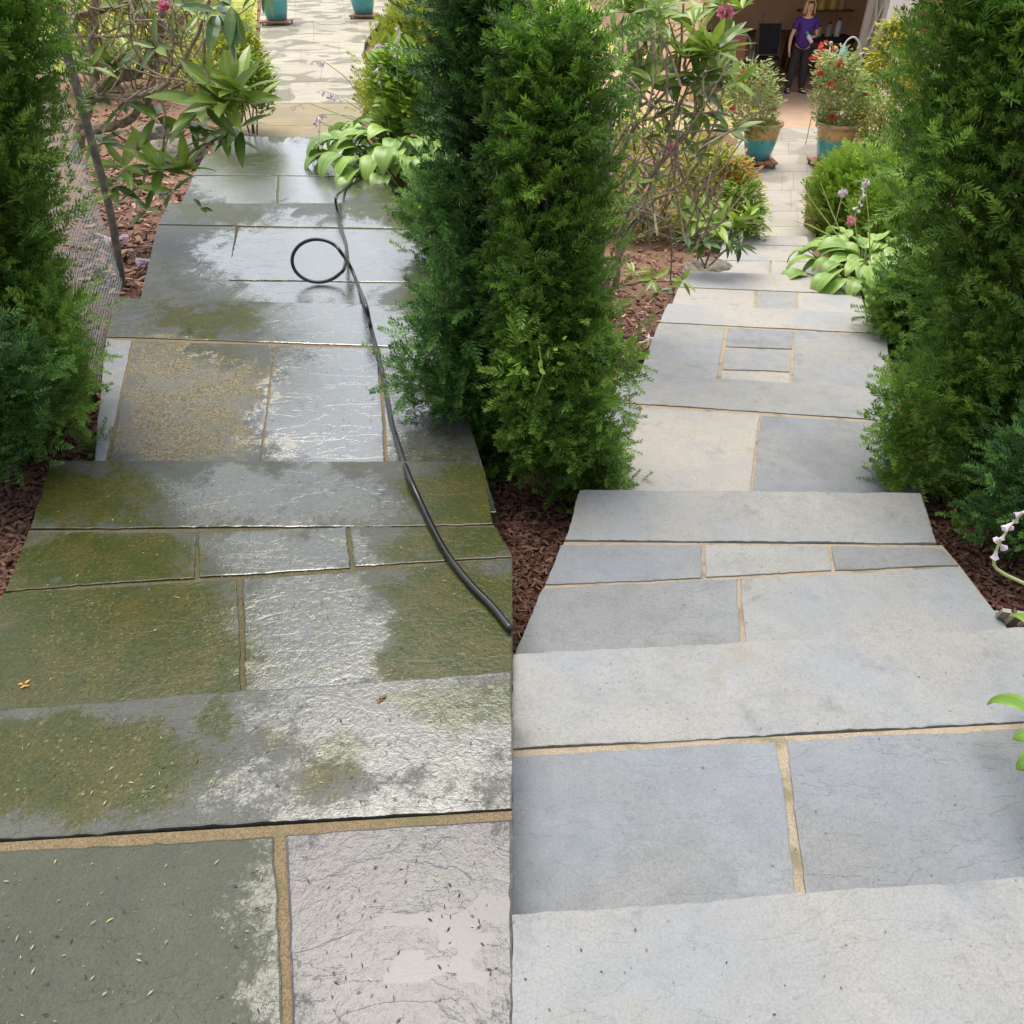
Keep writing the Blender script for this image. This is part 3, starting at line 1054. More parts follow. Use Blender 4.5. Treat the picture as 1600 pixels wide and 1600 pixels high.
class Body:
    """plant body from its width at several heights; round in plan, lumpy"""
    def __init__(s, rows, Y, depth=1.0, seed=0):
        pts = [(atY(xl, py, Y), atY(xr, py, Y)) for py, xl, xr in rows]
        pts.sort(key=lambda p: p[0][2])
        s.z = np.array([p[0][2] for p in pts]); s.a = np.array([p[0][0] for p in pts]); s.b = np.array([p[1][0] for p in pts])
        s.Y = Y; s.dep = depth; s.lm = 1.0
        s.ph = np.random.default_rng(seed).random(8) * 7

    def sample(s, n, lo=.75, hi=1.0, gap=.0):
        z = s.z[0] + (s.z[-1] - s.z[0]) * rng.random(n)
        th = rng.random(n) * 2 * PI
        a = np.interp(z, s.z, s.a); b = np.interp(z, s.z, s.b)
        cx = (a + b) / 2; rx = (b - a) / 2
        lump = 1 + (.16 * s.lm) * np.sin(3 * th + z * 6 + s.ph[0]) * np.sin(z * 9 + s.ph[1]) + .10 * s.lm * np.sin(7 * th - z * 13 + s.ph[2]) + .05 * np.sin(11 * th + z * 23 + s.ph[3])
        lump = np.minimum(lump, 1.04)
        rr = (lo + (hi - lo) * rng.random(n) ** .6) * lump
        ry = rx * s.dep
        P = np.stack([cx + rx * rr * np.cos(th), s.Y + ry * rr * np.sin(th), z], -1)
        out = np.stack([np.cos(th), np.sin(th), np.zeros(n)], -1)
        # gaps: drop samples where a coarse pattern is low
        if gap > 0:
            g_ = np.sin(th * 4 + s.ph[4] + z * 5) * np.sin(z * 14 + s.ph[5] + th * 2) + .5 * np.sin(th * 9 + z * 21 + s.ph[6])
            keep = g_ > (-1.5 + gap * 1.5)
            P, out, rr = P[keep], out[keep], rr[keep]
        return P, out, rr


def shrub(name, label, cat, rows, Y, tmpl, mat, n, size, k=4, spread=.06, depth=1.0, up=.5, tint=(.1, .9), gap=.15, stems=4, stem_mat='bark',
          group=None, lo=.6, inner=.25, base=None, seed=0, sr=.012, zg=None):
    B = Body(rows, Y, depth, seed)
    cx = (B.a[0] + B.b[0]) / 2
    z0 = float(zground(cx, Y)) if zg is None else zg
    t = thing(name, label, cat, (cx, Y, z0), group)
    P, out, rr = B.sample(n, lo, 1.0, gap)
    m = len(P)
    P = np.repeat(P, k, 0) + rng.normal(size=(m * k, 3)) * spread
    O = np.repeat(out, k, 0)
    d = O * (.9 + .3 * rng.random((m * k, 1))) + rng.normal(size=(m * k, 3)) * .45
    d[:, 2] += up
    ctint = tint[0] + (tint[1] - tint[0]) * np.clip(np.repeat(rng.random(m), k) * .75 + rng.random(m * k) * .25, 0, 1)
    topness = (P[:, 2] - B.z[0]) / (B.z[-1] - B.z[0])
    sc = size * (.7 + .6 * rng.random(m * k))
    upv = np.array([0, 0, 1.0]) + rng.normal(size=(m * k, 3)) * .35
    P[:, 2] = np.maximum(P[:, 2], zground(P[:, 0], P[:, 1]) + .01)
    batches = [(tmpl, P, d, upv, sc, ctint)]
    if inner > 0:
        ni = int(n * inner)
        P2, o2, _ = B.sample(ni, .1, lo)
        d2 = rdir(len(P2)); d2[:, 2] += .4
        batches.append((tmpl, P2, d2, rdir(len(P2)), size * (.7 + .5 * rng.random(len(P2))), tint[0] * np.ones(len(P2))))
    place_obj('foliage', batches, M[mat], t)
    if stems:
        for s_ in range(stems):
            a = 2 * PI * s_ / stems + rng.random()
            rx = (B.b - B.a).max() / 2
            zt = B.z[-1] - (B.z[-1] - B.z[0]) * (.12 + .25 * rng.random())
            mid = np.interp((z0 + zt) / 2, B.z, (B.a + B.b) / 2)
            xt = np.interp(zt, B.z, (B.a + B.b) / 2)
            rt = np.interp(zt, B.z, (B.b - B.a) / 2) * .55
            pts = []
            for q in np.linspace(0, 1, 7):
                zz = z0 - .05 + (zt - z0 + .05) * q
                xx = cx * (1 - q) + xt * q + math.cos(a) * (rx * .12 + rt * q) + rng.normal() * .008
                yy = Y + math.sin(a) * (rx * .12 + rt * q) * depth + rng.normal() * .008
                pts.append((xx, yy, zz))
            MB().tube(pts, np.linspace(sr, sr * .35, 7), 7).obj('stem', M[stem_mat], t, True)
    return t, B


SH = T_shoot(13, 1.0, .36, .058)
SH2 = T_shoot(8, 1.0, .36, .085, 5)
LF = T_leaf()
LFw = T_leaf(4, .5)
SQ = T_quad(.55)


def yew(label, rows, Y, n, size0, group='yews along the steps', twigs=300, stems=4, mat='yew', gap=.35, seed=0, extra=(), depth=.9, tint=(0, .85), sr=.016, k=5, clampX=None):
    size = size0 * 1.32
    n = int(n * .62)
    rows = [(a_, b_ + 48 if b_ != 800 and b_ > 0 and not (clampX and b_ < 812) else b_, c_ - (42 if c_ < 1500 and not (800 <= c_ <= 835) else 0)) for a_, b_, c_ in rows]
    rows = [(a_, b_, max(c_, b_ + 12)) for a_, b_, c_ in rows]
    B = Body(rows, Y, depth, seed)
    B.lm = 1.5
    cx = float(np.mean([(B.a[0] + B.b[0]) / 2, (B.a[1] + B.b[1]) / 2]))
    z0 = float(zground(cx, Y))
    t = thing('yew', label, 'yew', (cx, Y, z0), group)
    bt = []
    P, out, rr = B.sample(n, .70, 1.0, gap)
    m = len(P)
    Pk = np.repeat(P, k, 0) + rng.normal(size=(m * k, 3)) * size * .75
    O = np.repeat(out, k, 0)
    d = O + rng.normal(size=(m * k, 3)) * .42
    d[:, 2] += .55
    young = np.repeat(rng.random(m) ** 2.2, k) * .75 + rng.random(m * k) ** 2 * .3
    tt = tint[0] + (tint[1] - tint[0]) * young
    sc = size * (.65 + .6 * rng.random(m * k))
    upv = np.array([0, 0, 1.0]) + rng.normal(size=(m * k, 3)) * .4
    if clampX is not None:
        kk = (Pk[:, 0] < clampX) if clampX <= 0.03 and (B.a[0] + B.b[0]) < 0 else (Pk[:, 0] > clampX)
        Pk, d, upv, sc, tt = Pk[kk], d[kk], upv[kk], sc[kk], tt[kk]
    bt.append((SH, Pk, d, upv, sc, tt))
    # inner shoots, tinted dark for the shade inside the crown
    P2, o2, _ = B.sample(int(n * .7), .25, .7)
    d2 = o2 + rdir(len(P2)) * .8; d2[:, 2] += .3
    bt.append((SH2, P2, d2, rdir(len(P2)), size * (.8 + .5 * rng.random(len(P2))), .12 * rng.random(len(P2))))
    # low side sprays
    for (px, py, rad, cnt) in extra:
        c = atY(px, py, Y - .12)
        c = np.array(c)
        q = c + rng.normal(size=(cnt, 3)) * rad * .45
        dd = (q - c) / rad * 1.2 + rng.normal(size=(cnt, 3)) * .35
        dd[:, 2] += .3
        bt.append((SH, q, dd, np.array([0, 0, 1.0]) + rng.normal(size=(cnt, 3)) * .3, size * (.7 + .5 * rng.random(cnt)), .15 + .75 * rng.random(cnt)))
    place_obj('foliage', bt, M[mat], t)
    # trunks
    for s_ in range(stems):
        a = 2 * PI * s_ / stems + rng.random() * 1.2
        zt = B.z[-1] - (B.z[-1] - B.z[0]) * (.08 + .2 * rng.random())
        xt = float(np.interp(zt, B.z, (B.a + B.b) / 2))
        rt = float(np.interp(zt, B.z, (B.b - B.a) / 2)) * .45
        pts = []
        for q in np.linspace(0, 1, 9):
            zz = z0 - .08 + (zt - z0 + .08) * q
            pts.append((cx * (1 - q) + xt * q + math.cos(a) * (.06 + rt * q) + rng.normal() * .01, Y + math.sin(a) * (.06 + rt * q) + rng.normal() * .01, zz))
        MB().tube(pts, np.linspace(sr, sr * .4, 9), 8).obj('trunk', M['bark'], t, True)
    # fine bare twigs inside
    mb = MB()
    P3, o3, _ = B.sample(twigs, .15, .5)
    for i in range(len(P3)):
        c = np.array([np.interp(P3[i, 2], B.z, (B.a + B.b) / 2), Y, P3[i, 2] - .12])
        e = P3[i] + o3[i] * .12 + np.array([0, 0, .06])
        mid = (c + e) / 2 + rng.normal(size=3) * .025
        mb.tube([c, mid, e], [.004, .003, .0015], 3, cap=False)
    mb.obj('twigs', M['bark'], t)
    return t


# far / near yews
yew('tall yew at the edge of the wet steps, behind it a chain-link panel', [(-60, -160, 62), (60, -170, 62), (200, -170, 68), (330, -160, 84), (430, -150, 98), (520, -150, 108), (610, -140, 110), (660, -120, 104), (700, -60, 90)],
    3.05, 2300, .075, seed=1, extra=[(110, 610, .08, 50), (115, 560, .09, 50), (95, 640, .09, 50), (150, 700, .03, 14), (148, 735, .03, 10), (20, 640, .12, 50), (90, 500, .12, 60)], gap=.3, clampX=None)
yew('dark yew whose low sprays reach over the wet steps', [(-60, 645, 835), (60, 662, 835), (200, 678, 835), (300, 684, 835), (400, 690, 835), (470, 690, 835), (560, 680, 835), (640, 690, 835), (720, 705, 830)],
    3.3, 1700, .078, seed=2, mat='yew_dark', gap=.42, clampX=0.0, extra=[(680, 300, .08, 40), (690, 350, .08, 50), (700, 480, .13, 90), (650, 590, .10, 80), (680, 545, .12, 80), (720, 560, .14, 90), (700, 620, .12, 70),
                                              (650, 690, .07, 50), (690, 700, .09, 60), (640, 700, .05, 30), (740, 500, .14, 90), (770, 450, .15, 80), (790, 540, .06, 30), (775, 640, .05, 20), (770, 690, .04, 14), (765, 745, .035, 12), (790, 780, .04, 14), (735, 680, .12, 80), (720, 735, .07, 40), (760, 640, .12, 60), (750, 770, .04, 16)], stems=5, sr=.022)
yew('dense flat-topped yew between the two flights, fresh green at its top', [(44, 775, 925), (54, 765, 940), (90, 765, 942), (170, 765, 948), (260, 765, 946), (340, 765, 946), (430, 765, 948), (520, 765, 946), (600, 768, 944), (660, 770, 940), (710, 815, 940), (755, 880, 945)],
    2.95, 2400, .072, seed=3, gap=.3, clampX=0.004, extra=[(945, 650, .08, 50), (935, 690, .08, 50), (962, 735, .03, 16), (945, 735, .04, 20), (960, 560, .1, 60), (950, 600, .1, 50), (840, 620, .12, 60), (820, 570, .1, 40)], stems=6, sr=.02)
yew('broad yew overhanging the outer edge of the dry steps', [(-80, 1425, 1900), (60, 1422, 1900), (140, 1410, 1900), (230, 1390, 1900), (300, 1400, 1900), (380, 1425, 1900), (470, 1425, 1900), (560, 1430, 1900), (640, 1440, 1900), (720, 1440, 1880), (790, 1465, 1850), (840, 1520, 1800)],
    3.1, 3900, .078, seed=4, gap=.36, depth=.5, extra=[(1400, 690, .06, 60), (1410, 735, .06, 60), (1385, 660, .03, 16), (1425, 640, .10, 70), (1420, 600, .10, 60), (1435, 765, .05, 40), (1385, 745, .03, 16), (1430, 700, .12, 80), (1500, 780, .12, 80), (1520, 820, .06, 40),
                                              (1540, 700, .14, 80), (1480, 640, .12, 70), (1575, 780, .08, 50), (1460, 250, .16, 80), (1560, 560, .15, 80)], stems=8, sr=.02, twigs=500)
yew('low shaded yew fringe at the foot of the broad outer yew', [(690, 1560, 1900), (740, 1500, 1900), (790, 1500, 1900), (835, 1530, 1880), (862, 1560, 1850)], 2.35, 520, .062, seed=8, gap=.45, depth=.5, mat='yew_dark', stems=3, sr=.008, twigs=120)  # shade at the foot is put into the darker needle colour
yew('low shaded yew fringe at the foot of the tall yew by the fence', [(560, -120, 60), (620, -120, 80), (680, -120, 70), (730, -120, 20)], 2.5, 420, .062, seed=9, gap=.45, depth=.5, mat='yew_dark', stems=3, sr=.008, twigs=120)  # darker needles here stand in for shade under the tall yew
yew('small low yew beside the hosta of the dry steps', [(425, 1395, 1480), (450, 1362, 1490), (475, 1345, 1490), (505, 1345, 1490), (545, 1370, 1490)], 5.0, 640, .085, seed=5, gap=.2, stems=3, twigs=40, depth=.8, k=4, sr=.01)
yew('small low yew hiding the end of the wet step under the hosta', [(285, 680, 760), (305, 640, 770), (328, 612, 770), (350, 618, 770), (385, 640, 760)], 5.6, 760, .085, seed=6, gap=.2, stems=3, twigs=40, depth=.8, k=4, sr=.01)


# ------------------------------------------------------------------ rhododendrons
def whorl(pos, d, size, nleaf=10, droop=.0, tint=.5):
    """ring of leaves round a shoot tip"""
    d = np.array(d, float); d /= np.linalg.norm(d)
    a = rdir(1)[0]; a -= d * (a @ d); a /= np.linalg.norm(a); b = np.cross(d, a)
    P = []; D = []; U = []; Sz = []; Tt = []
    for k in range(nleaf):
        th = 2 * PI * k / nleaf * 2.4 + rng.normal() * .2
        o = a * math.cos(th) + b * math.sin(th)
        el = .15 + .75 * (k / nleaf) + rng.normal() * .12
        dd = o * math.cos(el) + d * math.sin(el)
        dd[2] -= droop
        P.append(pos + d * .01 * k / nleaf + o * .006); D.append(dd)
        u = d - dd * (d @ dd) + rng.normal(size=3) * .15
        U.append(u); Sz.append(size * (.75 + .45 * rng.random())); Tt.append(np.clip(tint + .3 * (k / nleaf - .4) + rng.normal() * .12, 0, 1))
    return P, D, U, Sz, Tt


T_RH = T_leaf(5, .27, -.16, .12)


def rhodo(label, base, Y, limbs, whorls, zg=None, mat='rhodo', thick=.02, bark='bark_pale', fine=0, area=None, group=None):
    """limbs: (list of (px,py,dY), r0, r1); whorls: (px,py,dY,size_m,n,droop,tint)"""
    b = atY(base[0], base[1], Y)
    b[2] = float(zground(b[0], Y))
    t = thing('rhododendron', label, 'rhododendron', b, group)
    for pts, r0, r1 in limbs:
        C = np.array([atY(x, y, Y + dy) for x, y, dy in pts])
        n = max(8, len(pts) * 4)
        s_ = np.linspace(0, len(C) - 1, n)
        Q = np.stack([np.interp(s_, np.arange(len(C)), C[:, k]) for k in range(3)], 1)
        Q[1:-1] = (Q[:-2] + Q[1:-1] * 2 + Q[2:]) / 4
        Q += rng.normal(size=Q.shape) * r0 * .25
        MB().tube(Q, np.linspace(r0, r1, n), 7).obj('branch', M[bark], t, True)
    if fine:
        mb = MB()
        x0, y0, x1, y1 = area
        for i in range(fine):
            px, py = x0 + (x1 - x0) * rng.random(), y0 + (y1 - y0) * rng.random()
            dy = rng.normal() * .35
            p0 = atY(px, py, Y + dy)
            ang = rng.normal() * .7 + PI / 2
            L = .12 + .3 * rng.random()
            v = np.array([math.cos(ang) * L, rng.normal() * .08, math.sin(ang) * L])
            mid = p0 + v * .5 + rng.normal(size=3) * .03
            end = p0 + v + rng.normal(size=3) * .02
            mb.tube([p0, mid, end], [.0065, .005, .003], 4, cap=False, tint=.5)
            if rng.random() < .7:
                mb.tube([mid, mid + (end - mid) * .5 + rng.normal(size=3) * .05, mid + (end - mid) + rng.normal(size=3) * .09], [.004, .003, .002], 4, cap=False)
        mb.obj('twigs', M[bark], t)
    P, D, U, Sz, Tt = [], [], [], [], []
    for px, py, dy, size, n, droop, tint in whorls:
        p = atY(px, py, Y + dy)
        r = whorl(p, np.array([rng.normal() * .35, rng.normal() * .3 - .25, .9]), size, n, droop, tint)
        for A, B_ in zip((P, D, U, Sz, Tt), r):
            A.extend(B_)
    place_obj('foliage', [(T_RH, np.array(P), np.array(D), np.array(U), np.array(Sz), np.array(Tt))], M[mat], t)
    return t


def rnd_whorls(n, area, dys, size, tint, num=9):
    x0, y0, x1, y1 = area
    return [(x0 + (x1 - x0) * rng.random(), y0 + (y1 - y0) * rng.random(), dys * rng.normal(), size * (.8 + .4 * rng.random()), num, .15 * rng.random(), tint + rng.normal() * .15) for _ in range(n)]


# dry side: big leaves between the central yew and the garage
rhodo('leggy rhododendron with bright leaf whorls between the central yew and the garage path', (962, 440), 4.6,
      [([(962, 445, 0), (975, 330, 0), (1020, 270, 0), (1080, 200, .1), (1100, 150, .1)], .022, .009),
       ([(930, 470, 0), (1010, 318, .1), (1070, 285, .2), (1100, 240, .2), (1120, 180, .2)], .018, .006),
       ([(925, 360, 0), (985, 205, 0), (1010, 180, -.1), (1055, 130, -.1)], .016, .007),
       ([(925, 300, 0), (980, 195, -.2), (1040, 178, -.2), (1120, 175, -.2)], .010, .005),
       ([(940, 480, 0), (970, 380, .1), (1010, 365, .1), (1050, 330, .1)], .014, .006),
       ([(985, 325, 0), (1045, 345, 0), (1050, 390, .1), (1048, 440, .2)], .008, .005),
       ([(1000, 150, 0), (995, 60, 0), (1005, 10, 0)], .008, .005), ([(1060, 130, 0), (1066, 30, 0), (1070, -20, 0)], .008, .005),
       ([(1090, 240, 0), (1115, 215, 0), (1140, 205, 0)], .007, .004), ([(970, 375, 0), (1000, 372, -.2), (1008, 368, -.3)], .012, .006)],
      [(1005, 22, 0, .20, 12, -.1, .95), (975, 10, 0, .18, 10, 0, .9), (1068, 92, -.1, .20, 13, -.1, .9), (1105, 88, -.1, .2, 12, -.05, .95), (1012, 125, 0, .19, 11, .1, .5), (1060, 128, 0, .17, 9, .3, .25),
       (1140, 208, -.1, .15, 10, .3, .3), (1058, 165, 0, .16, 8, .6, .25), (1100, 178, 0, .15, 8, .6, .3), (985, 95, .1, .17, 9, .1, .6), (1030, 70, .2, .17, 9, 0, .6), (1085, 40, .1, .17, 10, 0, .75),
       (1125, 10, 0, .17, 9, .1, .8), (1045, 10, .1, .18, 10, 0, .8), (1000, 340, 0, .13, 7, .5, .25), (1005, 60, .1, .15, 9, .1, .6), (1100, 140, 0, .16, 8, .4, .3), (980, 330, 0, .12, 6, .3, .3),
       (1160, 15, .1, .16, 9, .1, .8), (1120, 120, .1, .16, 9, .1, .6), (1135, 60, .15, .13, 8, .2, .6), (985, 160, .1, .15, 8, .3, .4), (960, 60, .3, .16, 9, .1, .6), (1150, 130, .2, .13, 8, 0, .75)]
      + rnd_whorls(16, (970, 0, 1130, 160), .3, .15, .55, 8) + rnd_whorls(8, (970, 170, 1110, 330), .4, .10, .45, 6),
      fine=90, area=(968, 120, 1120, 390))
rhodo('low rhododendron seedling with glossy leaves beside the rock of the dry path', (1110, 420), 6.6,
      [([(1100, 420, 0), (1115, 380, 0), (1120, 355, 0)], .01, .005), ([(1108, 415, 0), (1140, 385, 0), (1160, 370, 0)], .008, .004), ([(1100, 415, 0), (1085, 380, 0), (1085, 350, 0)], .008, .004)],
      [(1120, 352, 0, .24, 12, .1, .7), (1090, 345, 0, .22, 11, .1, .6), (1150, 352, 0, .26, 12, .1, .9), (1135, 375, -.05, .2, 10, .5, .15), (1100, 380, -.05, .2, 10, .5, .15), (1075, 372, 0, .18, 9, .4, .2), (1155, 385, 0, .17, 8, .4, .2), (1170, 340, 0, .2, 9, .1, .9)])
rhodo('sprig of rhododendron lying low by the corner of the dry step', (1010, 470), 4.9,
      [([(960, 450, 0), (1000, 440, 0), (1050, 440, -.05), (1066, 432, -.05)], .008, .004), ([(1055, 440, 0), (1050, 465, 0), (1040, 478, 0)], .006, .003)],
      [(1066, 440, -.05, .11, 7, .1, .8), (1020, 436, 0, .11, 8, 0, .8), (990, 428, 0, .11, 8, 0, .7), (1030, 455, .05, .09, 7, .2, .3), (1000, 462, .1, .09, 7, .2, .3)])
# wet side
rhodo('large leggy rhododendron behind the chain-link panel, its branches over the mulch', (140, 240), 6.2,
      [([(115, 250, 0), (140, 150, 0), (170, 128, 0), (205, 118, 0), (235, 100, 0), (243, 60, 0), (262, -20, 0)], .045, .02),
       ([(150, 145, .1), (144, 80, .1), (148, 30, .1), (155, -30, .1)], .036, .026), ([(110, 60, .3), (118, 20, .3), (126, -30, .3)], .03, .02),
       ([(130, 208, 0), (165, 200, -.1), (200, 190, -.1), (232, 160, -.1), (245, 110, 0), (255, 40, 0)], .034, .014),
       ([(150, 150, -.2), (235, 148, -.2), (262, 130, -.2), (300, 75, -.2), (320, 30, -.2), (332, -20, -.2)], .018, .010),
       ([(100, 55, -.1), (160, 58, -.1), (205, 55, -.1), (215, 20, -.1)], .013, .007), ([(248, 95, 0), (290, 108, 0), (316, 104, 0)], .011, .006),
       ([(235, 148, -.2), (250, 152, -.2), (258, 180, -.3), (256, 240, -.3)], .015, .008), ([(155, 285, 0), (205, 275, -.2), (250, 268, -.2), (290, 245, -.3), (340, 215, -.3)], .020, .009),
       ([(175, 205, 0), (205, 225, -.1), (210, 245, -.1)], .010, .006), ([(320, 60, -.2), (318, 110, -.2), (312, 120, -.2)], .010, .005), ([(60, -10, .2), (110, 30, .2), (180, 10, .2)], .03, .02),
       ([(262, 130, -.2), (225, 100, -.1), (205, 70, 0), (200, -10, .1)], .012, .007), ([(255, 150, -.2), (300, 120, -.1), (316, 100, 0)], .010, .006)],
      [(340, 20, -.3, .30, 6, .7, .05), (362, 10, -.3, .26, 5, .9, .05), (420, -25, -.3, .26, 6, .9, .05), (355, 160, -.3, .36, 12, -.1, .55), (375, 145, -.3, .34, 10, -.1, .65), (320, 165, -.3, .33, 9, .1, .35), (398, 165, -.3, .3, 9, 0, .75),
       (350, 212, -.3, .3, 10, .5, .15), (375, 200, -.3, .3, 8, .4, .2), (180, 110, -.1, .3, 10, .1, .25), (160, 150, -.1, .26, 9, .4, .15), (200, 160, -.1, .28, 7, .7, .1), (195, 262, -.2, .27, 9, .1, .45), (250, 265, -.3, .28, 10, 0, .5), (290, 265, -.3, .3, 11, .1, .6),
       (155, 225, -.1, .26, 8, .5, .1), (225, 290, -.2, .22, 8, .2, .4), (180, 290, -.2, .2, 8, .2, .4), (230, 330, -.3, .2, 6, .3, .2), (270, 300, -.3, .22, 7, .3, .4), (315, 325, -.4, .16, 5, .2, .3), (305, 195, -.2, .25, 7, .5, .2),
       (245, 185, -.1, .22, 7, .5, .3), (130, 10, .1, .28, 8, .1, .4), (205, 5, .1, .26, 8, .1, .5), (265, 5, .1, .25, 8, .2, .4), (230, 20, .3, .24, 8, .2, .5)]
      + rnd_whorls(12, (110, 0, 330, 110), .5, .16, .4, 6),
      fine=150, area=(105, 0, 335, 150), group=None)

# ------------------------------------------------------------------ hostas
def hosta(label, centre_px, Y, n, L, spread=1.0, tint=.55, seed=0, zg=None, stalks=(), flip=0):
    r = np.random.default_rng(seed)
    c = atY(centre_px[0], centre_px[1], Y)
    c[2] = float(zground(c[0], Y)) if zg is None else zg
    t = thing('hosta', label, 'hosta', c)
    mb = MB(); ms = MB()
    nu, nv = 9, 7
    for i in range(n):
        ring = i / n
        az = i * 2.39996 + r.normal() * .15
        el = math.radians(28 + 52 * (1 - ring) ** .9 + r.normal() * 6)
        ln = L * (.75 + .4 * r.random()) * (.75 + .25 * ring)
        pet = L * (.55 + .9 * ring ** .8 + .2 * r.random()) * spread
        o = np.array([math.cos(az), math.sin(az), 0]); s_ = np.array([-o[1], o[0], 0])
        base = c + o * .03
        tip = base + o * pet * math.cos(el) + np.array([0, 0, 1]) * pet * math.sin(el) * 1.0
        ms.tube([base, (base + tip) / 2 + np.array([0, 0, .03]), tip], [.006, .005, .004], 4, cap=False, tint=.4)
        W_ = ln * (.58 + .12 * r.random())
        pitch = el * .55
        drop = 1.15 + .35 * r.random() + .3 * ring
        roll = r.normal() * .18
        V = []; T = []
        for a in range(nu):
            u = a / (nu - 1)
            ang = pitch - drop * u
            # integrate the midrib
            x = 0; z = 0
            for q in np.linspace(0, u, 6)[1:]:
                x += ln * (u / 5) * math.cos(pitch - drop * q); z += ln * (u / 5) * math.sin(pitch - drop * q)
            hw = W_ * .5 * (max(0, math.sin(PI * (u * .92 + .07)) ** .75) * (1.12 - .45 * u)) * (0.04 if a == nu - 1 else 1)
            for b in range(nv):
                v_ = (b / (nv - 1) - .5) * 2
                up = hw * (.22 * abs(v_) ** 1.4) + (.004 * (1 if b % 2 else -1)) * (0 < a < nu - 1)
                p = tip + o * (x - math.sin(ang) * up) + s_ * hw * v_ + np.array([0, 0, 1]) * (z + math.cos(ang) * up + roll * hw * v_)
                V.append(p); T.append(tint + (.22 if b % 2 else -.06) + .22 * (abs(v_) > .8) + (r.random() - .5) * .05)
        F = [[a * nv + b, (a + 1) * nv + b, (a + 1) * nv + b + 1, a * nv + b + 1] for a in range(nu - 1) for b in range(nv - 1)]
        mb.add(np.array(V), F, np.array(T) + r.normal() * .14)
    mb.obj('leaves', M['hosta'], t, True)
    ms.obj('stalks', M['stem'], t, True)
    for pts, nb, colr, drp in stalks:
        C = np.array([atY(x, y, Y + dy) for x, y, dy in pts])
        s_ = np.linspace(0, len(C) - 1, 14)
        Q = np.stack([np.interp(s_, np.arange(len(C)), C[:, k]) for k in range(3)], 1)
        st = MB().tube(Q, np.linspace(.006, .0025, 14), 5, tint=.6).obj('flower_stalk', M['stem'], t, True)
        if nb:
            pp = []; dd = []
            for k in range(nb):
                q = 1 - (k / nb) * .42
                p = np.array([np.interp(q * 13, np.arange(14), Q[:, a]) for a in range(3)])
                pp.append(p); dd.append([r.normal() * .6, r.normal() * .6, -.7 if drp else .2])
            place_obj('blossom', [(T_BELL, np.array(pp), np.array(dd), rdir(len(pp)), (.030 if len(pp) < 9 or Y > 2 else .05) * (.7 + .5 * r.random(len(pp))) * (L / .25), r.random(len(pp)))], M[colr], st)
    return t


def _bell():
    V = []; F = []
    n = 6
    for i, (x, rr) in enumerate([(0, .06), (.35, .13), (.75, .22), (1.0, .40)]):
        for k in range(n):
            a = 2 * PI * k / n
            V.append([x + (.12 if (i == 3 and k % 2) else 0), rr * math.cos(a), rr * math.sin(a)])
    for i in range(3):
        for k in range(n):
            F.append([i * n + k, i * n + (k + 1) % n, (i + 1) * n + (k + 1) % n, (i + 1) * n + k])
    return np.array(V), np.array(F), np.zeros(len(V))


T_BELL = _bell()
hosta('lush hosta spilling over the wet step near the hose end', (640, 234), 9.1, 180, .40, 1.8, .5, 11,
      stalks=[([(600, 200, 0), (560, 170, -.2), (530, 150, -.3), (500, 140, -.3)], 9, 'lilac', True), ([(590, 200, 0), (545, 180, -.4), (500, 178, -.5), (492, 190, -.5)], 9, 'lilac', True),
              ([(600, 200, 0), (540, 120, -.2), (505, 95, -.3), (490, 95, -.3)], 5, 'lilac', True), ([(632, 200, 0), (622, 140, 0), (618, 70, 0), (624, 40, 0)], 10, 'lilac', True),
              ([(610, 200, 0), (596, 140, 0), (590, 100, 0)], 6, 'lilac', True), ([(520, 200, -.4), (500, 190, -.5), (498, 225, -.6)], 5, 'lilac', True), ([(560, 190, -.3), (480, 160, -.5), (455, 168, -.5)], 3, 'lilac', True)])
hosta('hosta with long pale seed stalks at the edge of the dry steps', (1352, 432), 6.6, 130, .28, 1.35, .55, 12,
      stalks=[([(1360, 420, 0), (1358, 350, 0), (1352, 290, 0), (1358, 280, 0)], 8, 'lilac', True), ([(1345, 420, 0), (1335, 340, 0), (1348, 300, 0)], 6, 'lilac', True),
              ([(1310, 370, 0), (1280, 330, 0), (1260, 302, 0)], 0, 'lilac', True), ([(1312, 360, 0), (1295, 320, 0), (1282, 285, 0)], 0, 'lilac', True), ([(1300, 370, 0), (1265, 352, 0), (1240, 345, 0)], 0, 'lilac', True)])
hosta('hosta clump at the outer edge of the nearest dry steps, only leaf tips showing', (1672, 1260), 1.08, 22, .12, 1.25, .25, 13, zg=-.10)
hosta('hosta whose lilac flower stalk leans over the dark mulch', (1700, 985), 1.62, 14, .13, 1.0, .4, 14,
      stalks=[([(1680, 960, 0), (1630, 925, 0), (1560, 893, 0), (1551, 880, 0), (1560, 850, 0), (1580, 820, 0), (1610, 790, 0)], 9, 'lilac', True)])

